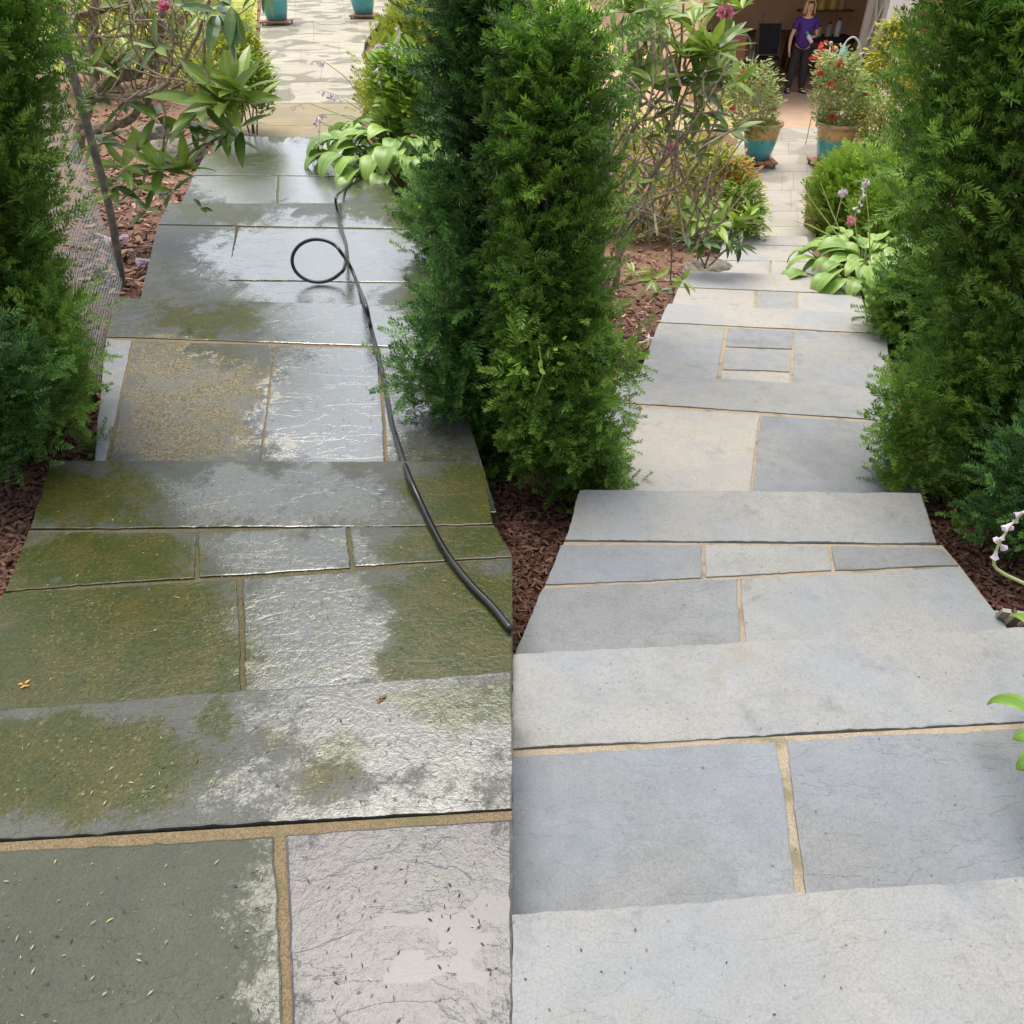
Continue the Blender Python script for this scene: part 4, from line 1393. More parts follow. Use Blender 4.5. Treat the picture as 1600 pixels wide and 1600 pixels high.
# ------------------------------------------------------------------ mixed shrubs and ground plants
SPB = dict(stems=3, stem_mat='bark')
shrub('spirea', 'yellow-green mounded spirea left of the cream paving', 'spirea', [(35, 330, 385), (70, 300, 400), (105, 285, 412), (135, 290, 410), (150, 310, 395)], 11.5, LF, 'spirea', 620, .10, 4, .06, seed=21)
shrub('spirea', 'fresh green spirea mound touching the cream paving', 'spirea', [(92, 375, 400), (115, 350, 418), (140, 345, 424), (170, 360, 415)], 11.2, LF, 'boxw', 420, .09, 4, .05, seed=22, tint=(.3, .9))
shrub('shrub', 'light green juniper-like shrub behind the hosta of the wet steps', 'shrub', [(20, 640, 690), (50, 610, 720), (90, 590, 740), (130, 575, 760), (165, 570, 760)], 11.0, SH2, 'spirea', 700, .16, 4, .07, seed=23, up=1.0, tint=(.1, .7))
shrub('shrub', 'broad-leaved green shrub right behind the hosta of the wet steps', 'shrub', [(95, 600, 640), (120, 590, 720), (160, 590, 760), (200, 620, 760)], 9.5, LFw, 'boxw', 500, .13, 4, .07, seed=24, up=.6, tint=(.2, .8))
shrub('shrub', 'airy yellow shrub standing at the back of the lawn', 'shrub', [(-70, 60, 330), (-20, 50, 340), (40, 60, 330), (80, 90, 300), (110, 120, 280)], 15.0, LF, 'spirea', 900, .16, 4, .12, seed=25, gap=.35, depth=.5, tint=(.3, 1.0))
# dry side
shrub('spirea', 'bronze and yellow spirea beside the dry path', 'spirea', [(240, 1120, 1140), (262, 1098, 1165), (300, 1070, 1180), (335, 1065, 1190), (365, 1080, 1180)], 9.0, LF, 'spirea', 520, .075, 4, .05, seed=31)
shrub('spirea', 'orange-tipped spirea crown by the dry path edge', 'spirea', [(255, 1140, 1160), (272, 1128, 1180), (300, 1120, 1180)], 8.9, LF, 'orange', 150, .07, 4, .04, seed=32, stems=1)
shrub('shrub', 'small dark green rounded shrub by the edge of the dry path', 'shrub', [(285, 1140, 1175), (310, 1125, 1192), (345, 1130, 1190), (368, 1150, 1180)], 8.6, LF, 'boxw', 340, .06, 4, .04, seed=33, tint=(.1, .7))
shrub('shrub', 'sunlit yellow undergrowth behind the rhododendron branches', 'shrub', [(170, 960, 1130), (220, 950, 1110), (280, 950, 1110), (330, 950, 1095), (365, 960, 1070)], 9.4, LF, 'gold', 620, .10, 4, .09, seed=34, gap=.3, depth=.6, tint=(0, .8))
shrub('golden_cypress', 'tall golden conical cypress in front of the white corner post', 'cypress', [(38, 1392, 1408), (70, 1375, 1430), (110, 1355, 1450), (160, 1345, 1460), (205, 1338, 1460), (240, 1345, 1450)], 12.6, LF, 'gold', 1500, .085, 4, .06, seed=35, tint=(0, .8), gap=.1)
shrub('spirea', 'bright green ferny shrub between the garage path and the small yew', 'spirea', [(250, 1330, 1370), (270, 1292, 1400), (300, 1278, 1410), (335, 1275, 1420), (365, 1285, 1420)], 9.2, SH2, 'boxw', 900, .12, 4, .06, seed=36, up=.9, tint=(.4, 1.0))
shrub('shrub', 'soft green shrub behind the hosta of the dry steps', 'shrub', [(300, 1370, 1420), (330, 1350, 1440), (370, 1345, 1450), (420, 1370, 1450)], 8.2, SH2, 'boxw', 460, .12, 4, .06, seed=37, up=.8, tint=(.2, .8))
shrub('variegated_shrub', 'pale variegated shrub tucked against the golden cypress', 'shrub', [(150, 1345, 1380), (180, 1330, 1400), (215, 1335, 1400), (232, 1350, 1390)], 11.9, LF, 'rose', 360, .06, 4, .05, seed=38, tint=(.2, .9))
# allium and marigold heads
for (px, py, Y_, lab, c_) in [(1317, 302, 8.6, 'round white allium head over the ferny shrub', 'lilac'), (592, 75, 10.4, 'round white allium head behind the wet-side hosta', 'lilac'), (1330, 345, 8.0, 'fading peach flower head above the hosta leaves', 'pink')]:
    p = atY(px, py, Y_)
    a = thing('allium', lab, 'flower', (p[0], Y_, float(zground(p[0], Y_))))
    q = rdir(90)
    place_obj('flower_head', [(T_quad(.6), p + q * .02, q, rdir(90), .035, rng.random(90))], M[c_], a)
    MB().tube([(p[0], Y_, a.location[2]), p], .006, 5).obj('stem', M['stem'], a, True)
# pink blooms in the rhododendrons
for (px, py, Y_, lab) in [(1133, 22, 4.55, 'pink rhododendron bloom at the tip of the branch before the garage'), (1050, 235, 4.9, 'pink bloom low among the bare rhododendron twigs'), (258, 12, 6.0, 'magenta bloom high in the wet-side rhododendron')]:
    p = atY(px, py, Y_)
    q = rdir(26); q[:, 2] = np.abs(q[:, 2])
    o = place_obj('flower', [(T_flower(5), p + q * .02, q, rdir(26), .035, rng.random(26))], M['pink'])
    tag(o, lab, 'flower')
# lilac bells fallen by the fence on the mulch
for (px, py, n_, lab) in [(183, 372, 3, 'lilac bell flowers on the mulch by the pipe'), (233, 405, 3, 'pair of lilac flowers beside the wet step edge'), (1013, 528, 8, 'pale frond curling over the edge of the dry step')]:
    p = at(px, py, float(zground(*at(px, py, -.45)[:2])) + .05)
    dd = np.stack([np.cos(np.linspace(.6, 2.6, n_)), -np.sin(np.linspace(.6, 2.6, n_)), np.full(n_, .1)], 1)
    o = place_obj('flower', [(T_BELL if n_ < 5 else T_leaf(4, .16), np.repeat(p[None], n_, 0) + rng.normal(size=(n_, 3)) * .015, dd, np.tile([0, 0, 1.0], (n_, 1)), .09, rng.random(n_))], M['lilac'])
    tag(o, lab, 'flower')
# low seedlings in the mulch under the central yews
k = 0
for (px, py, lab) in [(790, 565, 'bright seedling highest beside the dark yew'), (775, 640, 'seedling in the red mulch below the dark yew'), (762, 692, 'seedling between the low yew sprays and the mulch'), (765, 746, 'lowest bright seedling beside the wet step corner'),
                      (15, 640, 'seedling under the tall yew with the chain-link panel'), (10, 715, 'small seedling at the foot of the tall yew'), (1495, 822, 'bright seedling at the foot of the broad yew'), (1545, 800, 'dull seedling under the broad yew')]:
    zg_ = float(zground(*at(px, py, -.4)[:2]))
    p = at(px, py, zg_ + .02)
    m_ = 9
    th = rng.random(m_) * 2 * PI
    o = place_obj('seedling', [(SH, np.repeat(p[None], m_, 0), np.stack([np.cos(th), np.sin(th), .8 + rng.random(m_)], 1), rdir(m_), .065, .4 + .6 * rng.random(m_)),
                               (T_quad(.15), p[None] + [[0, 0, -.04]], np.array([[0, 0, 1.0]]), np.array([[1.0, 0, 0]]), .06, np.array([.1]))], M['yew'])
    tag(o, lab, 'seedling', 'seedlings in the mulch')
# pale deciduous leaves caught in the central yew
p = atY(842, 565, 2.35)
q = p + rng.normal(size=(22, 3)) * [.06, .03, .06]
o = thing('vine', 'pale-leaved vine shoot inside the central flat-topped yew', 'vine', (p[0], p[1], p[2] - .3))
place_obj('leaves', [(LFw, q, rdir(22) + [0, -.4, .2], rdir(22), .032, .1 + .4 * rng.random(22))], M['boxw'], o)
MB().tube([(p[0], p[1] + .3, p[2] - .3), p + [0.02, .1, -.1], p + [0, .03, .04]], .002, 4).obj('stem', M['stem'], o)

# ------------------------------------------------------------------ planters with roses, on dollies
def glaze():
    a = N('glazed_pot')
    t = a.attr('tint')
    nz = a.ma('ADD', t, a.ma('MULTIPLY', a.ma('SUBTRACT', a.noise(a.pos(), 9, 4), .5), .06))
    r = a.n('ValToRGB')
    a.l(nz, r.inputs[0])
    e = r.color_ramp.elements
    e[0].position = 0.0; e[0].color = (.05, .17, .19, 1)
    e[1].position = 1.0; e[1].color = (.42, .28, .13, 1)
    for ps, c in ((.25, (.05, .27, .30, 1)), (.52, (.03, .33, .33, 1)), (.60, (.26, .30, .16, 1)), (.66, (.55, .33, .12, 1)), (.88, (.50, .33, .16, 1))):
        x = e.new(ps); x.color = c
    a.set(color=r.outputs[0], rough=.22, spec=.6, coat=.4)
    return a.m


M['glaze'] = glaze()
M['soil'] = simple('potting_soil', (.12, .07, .045), (.05, .03, .02), rough=.95, bump=.01, scale=60)
M['terracotta'] = simple('dolly_wood', (.42, .20, .12), (.32, .15, .09), rough=.7)


def planter(px, pybase, zg, Rr, label, dlabel, stretch=1.0):
    p = at(px, pybase, zg)
    dol = thing('plant_dolly', dlabel, 'plant dolly', p)
    w_ = Rr * 1.75
    mb = MB()
    for k in range(5):
        mb.box((p[0] + (k - 2) * w_ / 5, p[1], zg + .085), (w_ / 5 - .012, w_, .02))
    for s_ in (-1, 1):
        mb.box((p[0], p[1] + s_ * w_ * .4, zg + .0635), (w_, .04, .02))
    mb.obj('platform', M['terracotta'], dol)
    for sx in (-1, 1):
        for sy in (-1, 1):
            ry = [[0, 0, 1], [0, 1, 0], [-1, 0, 0]]
            MB().lathe([(0, -.015), (.024, -.015), (.026, 0), (.024, .015), (0, .015)], (p[0] + sx * w_ * .42, p[1] + sy * w_ * .42, zg + .028), 12, rot=ry).obj('wheel', M['pipe'], dol)
    z = zg + .096
    H = Rr * 1.75 * stretch
    pot = thing('glazed_planter', label, 'planter', (p[0], p[1], z))
    prof = [(.0, 0), (.56, 0), (.62, .03), (.70, .2), (.80, .45), (.87, .68), (.90, .80), (.92, .88), (1.0, .90), (1.03, .95), (1.0, 1.0), (.92, 1.0), (.89, .95), (.86, .86)]
    MB().lathe([(a * Rr, b * H) for a, b in prof], (p[0], p[1], z), 40, tint=[0 if b < .02 else b for a, b in prof]).obj('pot', M['glaze'], pot, True)
    MB().lathe([(0, .86 * H), (.87 * Rr, .855 * H)], (p[0], p[1], z), 30).obj('soil', M['soil'], pot)
    return p, z + .86 * H


def rosebush(p, zs, rows, label, n, seed, nf, size=.06):
    t, B = shrub('rose_bush', label, 'rose bush', rows, p[1], LF, 'rose', int(n * 1.6), size * 1.15, 4, .05, seed=seed, stems=6, stem_mat='stem', zg=zs, gap=.2, tint=(.1, .9), sr=.008)
    P, out, _ = B.sample(nf, .9, 1.08)
    P = P[(P[:, 2] > B.z[0] + .3 * (B.z[-1] - B.z[0]))]
    for q in P[:nf]:
        d_ = rdir(16) * .6 + np.array([0, -.3, .6])
        place_obj('rose_bloom', [(T_flower(5), q + rng.normal(size=(16, 3)) * .012, d_, rdir(16), .045, rng.random(16))], M['red'], t)
    return t


pA, zA = planter(1181, 258, ZR[8], .285, 'teal and tan glazed planter left of the garage path', 'dolly under the planter left of the garage path')
pB, zB = planter(1294, 262, ZR[8], .30, 'teal and tan glazed planter right of the garage path, before the cypress', 'dolly under the planter right of the garage path')
rosebush(pA, zA, [(104, 1150, 1200), (125, 1135, 1212), (155, 1130, 1214), (185, 1138, 1210), (212, 1165, 1200)], 'red-flowered rose bush in the planter nearer the rhododendron', 420, 41, 16)
rosebush(pB, zB, [(88, 1290, 1330), (110, 1278, 1345), (145, 1273, 1350), (180, 1280, 1345), (215, 1288, 1310)], 'tall pale-leaved rose bush with red blooms beside the cypress', 520, 42, 18)
pC, zC = planter(434, 38, ZL[6] + .004, .42, 'glazed planter left of the cream paving, cut off at its rim', 'wheeled dolly left on the cream paving', 1.15)
pD, zD = planter(569, 28, ZL[6] + .004, .42, 'glazed planter right of the cream paving, only its teal belly showing', 'wheeled dolly right on the cream paving', 1.15)
rosebush(pC, zC, [(-140, 400, 460), (-90, 380, 480), (-45, 395, 470)], 'rose bush above the left cream paving planter', 200, 43, 6, .08)
rosebush(pD, zD, [(-150, 540, 600), (-100, 525, 615), (-55, 540, 600)], 'rose bush above the right cream paving planter', 200, 44, 6, .08)

# brown edging bricks by the dry path
for k, (px, py) in enumerate([(1268, 300), (1269, 318), (1270, 345), (1270, 360)]):
    p = at(px, py, ZR[8])
    b = MB().box((p[0] + .02, p[1] + .05, ZR[8] + .07), (.13, .30, .16), rz=.05 * (k - 1)).obj('edging_brick', simple('brick_%d' % k, (.20 + .02 * k, .085, .05), (.10, .045, .03), rough=.85, bump=.006, scale=40))
    bv = b.modifiers.new('b', 'BEVEL'); bv.width = .012; bv.segments = 2
    tag(b, ['farthest brown edging brick beside the ferny shrub', 'second brown edging brick, counting back from the garage', 'third brown edging brick, next to the nearest', 'nearest brown edging brick, behind the hosta'][k], 'brick', 'edging bricks by the dry path')


# ------------------------------------------------------------------ rocks
def rock(label, px, py, z, size, sq=.6, seed=0):
    r = np.random.default_rng(seed)
    p = at(px, py, z)
    import bmesh
    bm = bmesh.new()
    bmesh.ops.create_icosphere(bm, subdivisions=4, radius=1)
    dirs = r.normal(size=(9, 3)); dirs /= np.linalg.norm(dirs, axis=1)[:, None]
    for v in bm.verts:
        c = np.array(v.co)
        s_ = min([.95 / max(.3, float(c @ d)) if (c @ d) > .6 else 1.4 for d in dirs] + [1.15])
        s_ = min(s_, 1.15) * (1 + .03 * math.sin(c[0] * 9 + c[1] * 7) + .02 * math.sin(c[2] * 19 + c[0] * 13))
        v.co = (c[0] * size * s_, c[1] * size * .8 * s_, c[2] * size * sq * s_)
    me = bpy.data.meshes.new('rock')
    bm.to_mesh(me); bm.free()
    me.materials.append(M['rock'])
    o = bpy.data.objects.new('rock', me)
    COL.objects.link(o)
    o.location = (p[0], p[1], float(zground(p[0], p[1])) + size * sq * .45)
    tag(o, label, 'rock')


rock('dark shadowed boulder on the mulch beside the wet steps', 272, 232, ZL[4], .34, .6, 3)
rock('grey boulder upright beside the dark boulder', 245, 215, ZL[5], .26, .8, 4)
rock('flat tan rock at the edge of the narrow dry step', 1108, 415, ZR[6], .22, .5, 5)
rock('small brown rock beneath the hosta on the dry side', 1318, 472, ZR[5] - .1, .13, .5, 6)
rock('pale stone by the golden cypress foot', 1352, 228, ZR[8], .16, .5, 7)

# ------------------------------------------------------------------ hose
def spline(C, n):
    C = np.asarray(C, float)
    P = np.vstack([2 * C[0] - C[1], C, 2 * C[-1] - C[-2]])
    out = []
    for i in range(1, len(P) - 2):
        for q in np.linspace(0, 1, n, endpoint=False):
            a, b, c, d = P[i - 1], P[i], P[i + 1], P[i + 2]
            out.append(.5 * ((2 * b) + (-a + c) * q + (2 * a - 5 * b + 4 * c - d) * q * q + (-a + 3 * b - 3 * c + d) * q ** 3))
    out.append(C[-1])
    return np.array(out)


h = .017
hp = [at(572, 262, ZL[4] + .05), at(553, 282, ZL[4] + h), at(536, 297, ZL[4] + h + .02), at(525, 308, ZL[3] + .15), at(527, 330, ZL[3] + h), at(534, 360, ZL[3] + h), at(541, 385, ZL[3] + h)]
# lifted loop, standing clear of the stone
lc = at(498, 443, ZL[3] + h)
ctr = atY(498, 407, lc[1] + .04)
Rx = float(atY(540, 407, lc[1])[0] - atY(498, 407, lc[1])[0])
top = atY(498, 372, lc[1] + .1); bot = atY(498, 443, lc[1] + .0)
hv = (top - bot) / 2
for a in np.linspace(-.12 * PI, -1.86 * PI, 15):
    # from right side down, round the left, over the top
    c_ = (top + bot) / 2
    q = c_ + np.array([Rx, 0, 0]) * math.cos(a) + hv * math.sin(a)
    q[1] += .05 * (a / PI + 1)
    hp.append(q)
for px, py, z in [(548, 418, ZL[3] + .06), (562, 452, ZL[3] + h), (571, 475, ZL[2] + .17), (580, 515, ZL[2] + h), (592, 560, ZL[2] + h), (603, 610, ZL[2] + h), (612, 660, ZL[2] + h), (624, 700, ZL[2] + .03), (638, 742, ZL[1] + .03), (657, 785, ZL[1] + h),
                  (676, 825, ZL[1] + h), (700, 868, ZL[1] + h), (735, 912, ZL[1] + h), (770, 948, ZL[1] + h), (799, 984, ZL[1] + h)]:
    hp.append(at(px, py, z))
Q = spline(hp, 6)
mb = MB().tube(Q, .0118, 12)
o = mb.obj('garden_hose', M['rubber'], None, True)
tag(o, 'black garden hose looping once and running down the wet steps', 'hose')

# ------------------------------------------------------------------ chain-link panels and pipes
def chain(parent, A, B, H, cell=.06, r=.0012):
    A = np.array(A); B = np.array(B)
    L = np.linalg.norm(B - A); u = (B - A) / L
    nrm = np.cross(u, [0, 0, 1.0])
    mb = MB()
    n = int(L / cell)
    m = int(H / (cell * .5))
    for i in range(n + 1):
        pts = []
        for j in range(m + 1):
            s_ = (i + (.5 if j % 2 else 0)) * cell
            pts.append(A + u * min(s_, L) + np.array([0, 0, j * cell * .5]) + nrm * .002 * (1 if j % 2 else -1))
        mb.tube(pts, r, 4, cap=False)
        pts = []
        for j in range(m + 1):
            s_ = (i - (.5 if j % 2 else 0)) * cell
            pts.append(A + u * max(s_, 0) + np.array([0, 0, j * cell * .5]) - nrm * .002 * (1 if j % 2 else -1))
        mb.tube(pts, r, 4, cap=False)
    return mb.obj('chain_link_mesh', M['galv'], parent)


base_f = at(187, 440, -.45); 
top_f = atY(90, 2, base_f[1])
near_f = at(150, 640, -.40)
f = thing('chain_link_fence', 'chain-link panel seen edge-on beside the wet steps, on a bent pipe', 'fence', base_f)
chain(f, base_f + [0.02, 0, 0], near_f + [0.0, 0, 0], 1.62)
pts = spline([base_f + [0, 0, -.1], atY(172, 330, base_f[1]), atY(140, 210, base_f[1]), atY(118, 130, base_f[1]), atY(104, 80, base_f[1]), top_f + [0, 0, .06]], 5)
MB().tube(pts, .026, 10).obj('post', M['pipe'], f, True)
MB().tube([near_f + [0, 0, -.1], near_f + [0, 0, 1.7]], .026, 10).obj('post', M['pipe'], f, True)
MB().tube([near_f + [0, 0, 1.66], top_f + [0, 0, .02]], .02, 10).obj('top_rail', M['pipe'], f, True)
for px, py, Y_, H_, lab in [(735, 440, 3.9, 1.7, 'dark pipe post inside the low-sprayed yew'), (925, 560, 3.3, 1.7, 'slim grey pipe post inside the flat-topped yew')]:
    p = atY(px, py, Y_); p[2] = float(zground(p[0], Y_))
    o = MB().tube([p + [0, 0, -.1], p + [0, 0, H_ * .5], p + [0, 0, H_]], .022, 12).obj('pipe_post', M['pipe'], None, True)
    tag(o, lab, 'post')
bR = at(1440, 590, -.6); nR = at(1640, 700, -.4)
f2 = thing('chain_link_fence', 'chain-link fence buried in the broad outer yew, dark end post showing', 'fence', bR)
chain(f2, bR, nR, 1.3)
MB().tube([bR + [0, 0, -.1], bR + [0.03, 0, .8], bR + [0.05, 0, 1.35]], .03, 12).obj('post', M['pipe'], f2, True)
MB().tube([nR + [0, 0, -.1], nR + [0, 0, 1.35]], .03, 12).obj('post', M['pipe'], f2, True)
MB().tube([nR + [0, 0, 1.32], bR + [0.05, 0, 1.32]], .018, 8).obj('top_rail', M['pipe'], f2, True)

# grey slatted thing in the mulch
M['slat'] = simple('weathered_slat', (.34, .32, .28), (.22, .20, .17), rough=.7)
p0 = at(1585, 950, -.30)
s3 = thing('slatted_crate', 'weathered grey slatted crate corner in the mulch under the lilac stalk', 'crate', (p0[0], p0[1], float(zground(p0[0], p0[1]))))
zc = float(zground(p0[0], p0[1]))
for k in range(5):
    mb = MB(); mb.box((p0[0] - .02 + k * .045, p0[1] + .02 - k * .012, zc + .05), (.028, .015, .16), rz=-.25, rx=.35)
    mb.obj('slat', M['slat'], s3)
mb = MB(); mb.box((p0[0] + .07, p0[1] + .02, zc + .06), (.24, .012, .02), rz=-.25)
mb.obj('rail', M['slat'], s3)

# ------------------------------------------------------------------ mulch chips, debris
def chips(n, area, zoff, size, name, mat, kindv='stuff', hz=1.0):
    """area in pixels: random points on the beds"""
    P = []
    x0, y0, x1, y1 = area
    px = x0 + (x1 - x0) * rng.random(n * 2); py = y0 + (y1 - y0) * rng.random(n * 2)
    out = []
    for a, b in zip(px, py):
        z = -.5
        for _ in range(4):
            q = at(a, b, z)
            z = float(zground(q[0], q[1]))
        out.append((q[0], q[1], z + zoff))
        if len(out) >= n:
            break
    return np.array(out)


bt = []
TC = T_chip()
for n, area, sz in [(3000, (130, 100, 400, 460), .085), (2600, (0, 600, 190, 950), .032), (1800, (640, 360, 820, 900), .034), (4200, (780, 740, 1010, 1030), .024),
                    (1800, (930, 330, 1130, 640), .06), (5200, (1380, 560, 1600, 1010), .025), (1100, (1340, 215, 1480, 330), .07), (900, (640, 60, 800, 330), .08), (700, (960, 200, 1170, 420), .07), (600, (340, 0, 420, 130), .12)]:
    P = chips(n, area, .008, sz, '', None)
    d = rdir(len(P)); d[:, 2] *= .25
    up = np.array([0, 0, 1.0]) + rng.normal(size=(len(P), 3)) * .35
    bt.append((TC, P, d, up, sz * (.3 + 1.1 * rng.random(len(P)) ** 1.6), (.35 if sz < .04 else 1.0) * rng.random(len(P)) ** 1.8))
kind(tag(place_obj('mulch_chips', bt, M['chip']), 'loose reddish bark chips over the planting beds', 'mulch'), 'stuff')

# litter on the wet stones
M['litter'] = leafmat('leaf_litter', (.012, .010, .007), (.45, .42, .22), trans=0, rough=.6)
bt = []
for z, area, n, dark in [(0, (0, 1110, 795, 1255), 260, .6), (0, (0, 1350, 420, 1599), 170, .55), (0, (460, 1310, 795, 1599), 120, .9), (ZL[1], (60, 740, 730, 1060), 420, .45), (ZL[2], (210, 560, 600, 700), 420, .75), (ZL[2], (200, 480, 640, 530), 60, .6), (ZL[3], (260, 360, 640, 460), 60, .7)]:
    x0, y0, x1, y1 = area
    P = np.array([at(x0 + (x1 - x0) * rng.random(), y0 + (y1 - y0) * rng.random(), z + .004) for _ in range(n)])
    th = rng.random(n) * 2 * PI
    d = np.stack([np.cos(th), np.sin(th), rng.normal(size=n) * .1], 1)
    tt = np.where(rng.random(n) < dark, rng.random(n) * .15, .6 + .4 * rng.random(n))
    bt.append((T_quad(.22), P, d, np.tile([0, 0, 1.0], (n, 1)), .004 + .012 * rng.random(n) ** 2, tt))
kind(tag(place_obj('fallen_needles', bt, M['litter']), 'fallen needles and crumbs scattered over the wet stones', 'litter'), 'stuff')
bt = []
for z, area, n in [(0, (810, 1440, 1599, 1599), 26), (ZR[1], (810, 1030, 1590, 1380), 40), (ZR[2], (900, 790, 1500, 980), 40), (ZR[3], (980, 620, 1400, 760), 16)]:
    x0, y0, x1, y1 = area
    P = np.array([at(x0 + (x1 - x0) * rng.random(), y0 + (y1 - y0) * rng.random(), z + .003) for _ in range(n)])
    th = rng.random(n) * 2 * PI
    bt.append((T_quad(.5), P, np.stack([np.cos(th), np.sin(th), 0 * th], 1), np.tile([0, 0, 1.0], (n, 1)), .003 + .006 * rng.random(n) ** 2, rng.random(n) * .25))
kind(tag(place_obj('grit', bt, M['litter']), 'sparse dark grit on the dry stones', 'litter'), 'stuff')
p = at(165, 1441, .004)
o = place_obj('fallen_leaf', [(T_leaf(4, .2), p[None], np.array([[.75, .6, .02]]), np.array([[0, 0, 1.0]]), .016, np.array([1.0]))], M['boxw'])
tag(o, 'single bright green leaf sliver on the dull olive slab', 'leaf')
p = at(596, 1092, .004)
o = place_obj('leaf_clump', [(T_leaf(3, .5), p + rng.normal(size=(7, 3)) * [.006, .005, .001], rdir(7) * [1, 1, .2], np.tile([0, 0, 1.0], (7, 1)), .016, rng.random(7) * .3)], M['chip'])
tag(o, 'small clump of rotted brown leaf on the wet tread', 'leaf litter')
p = at(40, 1072, ZL[1] + .004)
o = place_obj('leaf_clump', [(T_leaf(3, .5), p + rng.normal(size=(4, 3)) * [.006, .005, .001], rdir(4) * [1, 1, .2], np.tile([0, 0, 1.0], (4, 1)), .018, .7 + .3 * rng.random(4))], M['orange'])
tag(o, 'orange-brown dead leaf on the mossy slab', 'leaf litter')

# grass blades of the lawn
n = 26000
x = -9 + 8 * rng.random(n); y = 12 + 16 * rng.random(n) ** 1.3
P = np.stack([x, y, zground(x, y) + .01], -1)
px_, py_ = to_px(P)
ok = ((px_ > 60) & (px_ < 395) & (py_ > -60) & (py_ < 112)) | ((px_ > 640) & (px_ < 760) & (py_ < 90))
P = P[ok]; n = len(P)
d = np.stack([rng.normal(size=n) * .35, rng.normal(size=n) * .35, np.ones(n)], 1)
kind(tag(place_obj('grass', [(T_quad(.16), P, d, rdir(n), .07 + .07 * rng.random(n), rng.random(n))], M['grass']), 'yellow-green grass of the lawn', 'grass'), 'stuff')

# ------------------------------------------------------------------ person in the garage
M['skin'] = simple('skin', (.62, .36, .25), (.58, .33, .23), rough=.5)
M['hair'] = simple('blonde_hair', (.62, .45, .22), (.45, .31, .14), rough=.5, scale=60)
M['shirt'] = simple('purple_shirt', (.075, .025, .22), (.055, .018, .17), rough=.8)
M['trousers'] = simple('dark_trousers', (.030, .026, .030), (.020, .018, .021), rough=.8)
M['shoe'] = simple('black_sandal', (.02, .018, .018), rough=.5)


def skin(name, verts, edges, mat, parent, sub=2, root=0):
    me = bpy.data.meshes.new(name)
    off = Vector(parent.location)
    p = parent.parent
    me.from_pydata([Vector(v[:3]) for v in verts], edges, [])
    o = bpy.data.objects.new(name, me)
    COL.objects.link(o)
    o.parent = parent
    me.materials.append(mat)
    m = o.modifiers.new('skin', 'SKIN')
    m.use_smooth_shade = True
    lay = me.skin_vertices[0].data if me.skin_vertices else None
    if lay is None:
        bpy.context.view_layer.objects.active = o
    for i, v in enumerate(verts):
        sv = me.skin_vertices[0].data[i]
        r = v[3]
        sv.radius = (r, r) if not isinstance(r, tuple) else r
        sv.use_root = (i == root)
    s_ = o.modifiers.new('sub', 'SUBSURF'); s_.levels = sub; s_.render_levels = sub
    return o


YP = 18.4
fp = at(1239, 144, Z_GAR)
per = thing('person', 'blonde person in a purple T-shirt and dark trousers holding a bottle in the garage', 'person', (fp[0], fp[1], Z_GAR))
# local frame: x right in the picture, y away from the camera
VV = [(0, 0, .88, .125), (0, .0, 1.02, .120), (0, .0, 1.20, .135), (0, .0, 1.31, .095), (0, -.01, 1.38, .05), (0, -.02, 1.45, .060),      # 0-5 pelvis..head base
      (0, -.02, 1.53, .088), (0, -.01, 1.60, .070),                                                                                        # 6,7 head
      (-.17, 0, 1.30, .055), (-.235, .0, 1.10, .042), (-.265, .0, 1.00, .038), (-.27, -.03, .84, .030), (-.265, -.05, .78, .024), (-.262, -.06, .73, .026),  # 8-13 left-of-picture arm
      (.17, 0, 1.30, .055), (.235, .02, 1.12, .042), (.25, .0, 1.03, .038), (.14, -.17, 1.03, .030), (.09, -.20, 1.03, .026), (.06, -.21, 1.02, .026),    # 14-19 bent arm
      (-.09, 0, .80, .095), (-.115, 0, .48, .062), (-.125, .01, .28, .05), (-.13, .02, .09, .036), (-.14, -.05, .04, .034), (-.15, -.14, .028, .026),     # 20-25
      (.09, 0, .80, .095), (.125, 0, .48, .062), (.14, .01, .28, .05), (.15, .02, .09, .036), (.165, -.05, .04, .034), (.18, -.14, .028, .026)]
EE = [(0, 1), (1, 2), (2, 3), (3, 4), (4, 5), (5, 6), (6, 7), (3, 8), (8, 9), (9, 10), (10, 11), (11, 12), (12, 13), (3, 14), (14, 15), (15, 16), (16, 17), (17, 18), (18, 19),
      (0, 20), (20, 21), (21, 22), (22, 23), (23, 24), (24, 25), (0, 26), (26, 27), (27, 28), (28, 29), (29, 30), (30, 31)]


def fingers(wp, dirv, side, curl, lens=(.055, .07, .076, .070, .055)):
    """thumb and four fingers, each its own chain rooted in the palm"""
    wp = np.array(wp, float); dirv = np.array(dirv, float); side = np.array(side, float); curl = np.array(curl, float)
    base = len(VV)
    for k in range(5):
        b = len(VV)
        if k == 0:
            p0 = wp - dirv * .02 + side * .018
            d = dirv * .6 + side * .9
        else:
            p0 = wp + side * (.022 - .014 * (k - 1))
            d = dirv + side * (.12 - .08 * (k - 1))
        d = d / np.linalg.norm(d)
        L = lens[k]
        p1 = p0 + d * L * .5 + curl * L * .12
        p2 = p0 + d * L * .85 + curl * L * .45
        for p, r in ((p0, .0095), (p1, .0085), (p2, .0075)):
            VV.append((*p, r))
        EE.append((b, b + 1)); EE.append((b + 1, b + 2))


fingers((-.262, -.06, .72), (0, -.1, -1), (0, -1, 0), (1, 0, 0))
fingers((.05, -.215, 1.02), (-1, -.1, 0), (0, 0, 1), (0, 1, -.2))
skin('body', VV, EE, M['skin'], per)
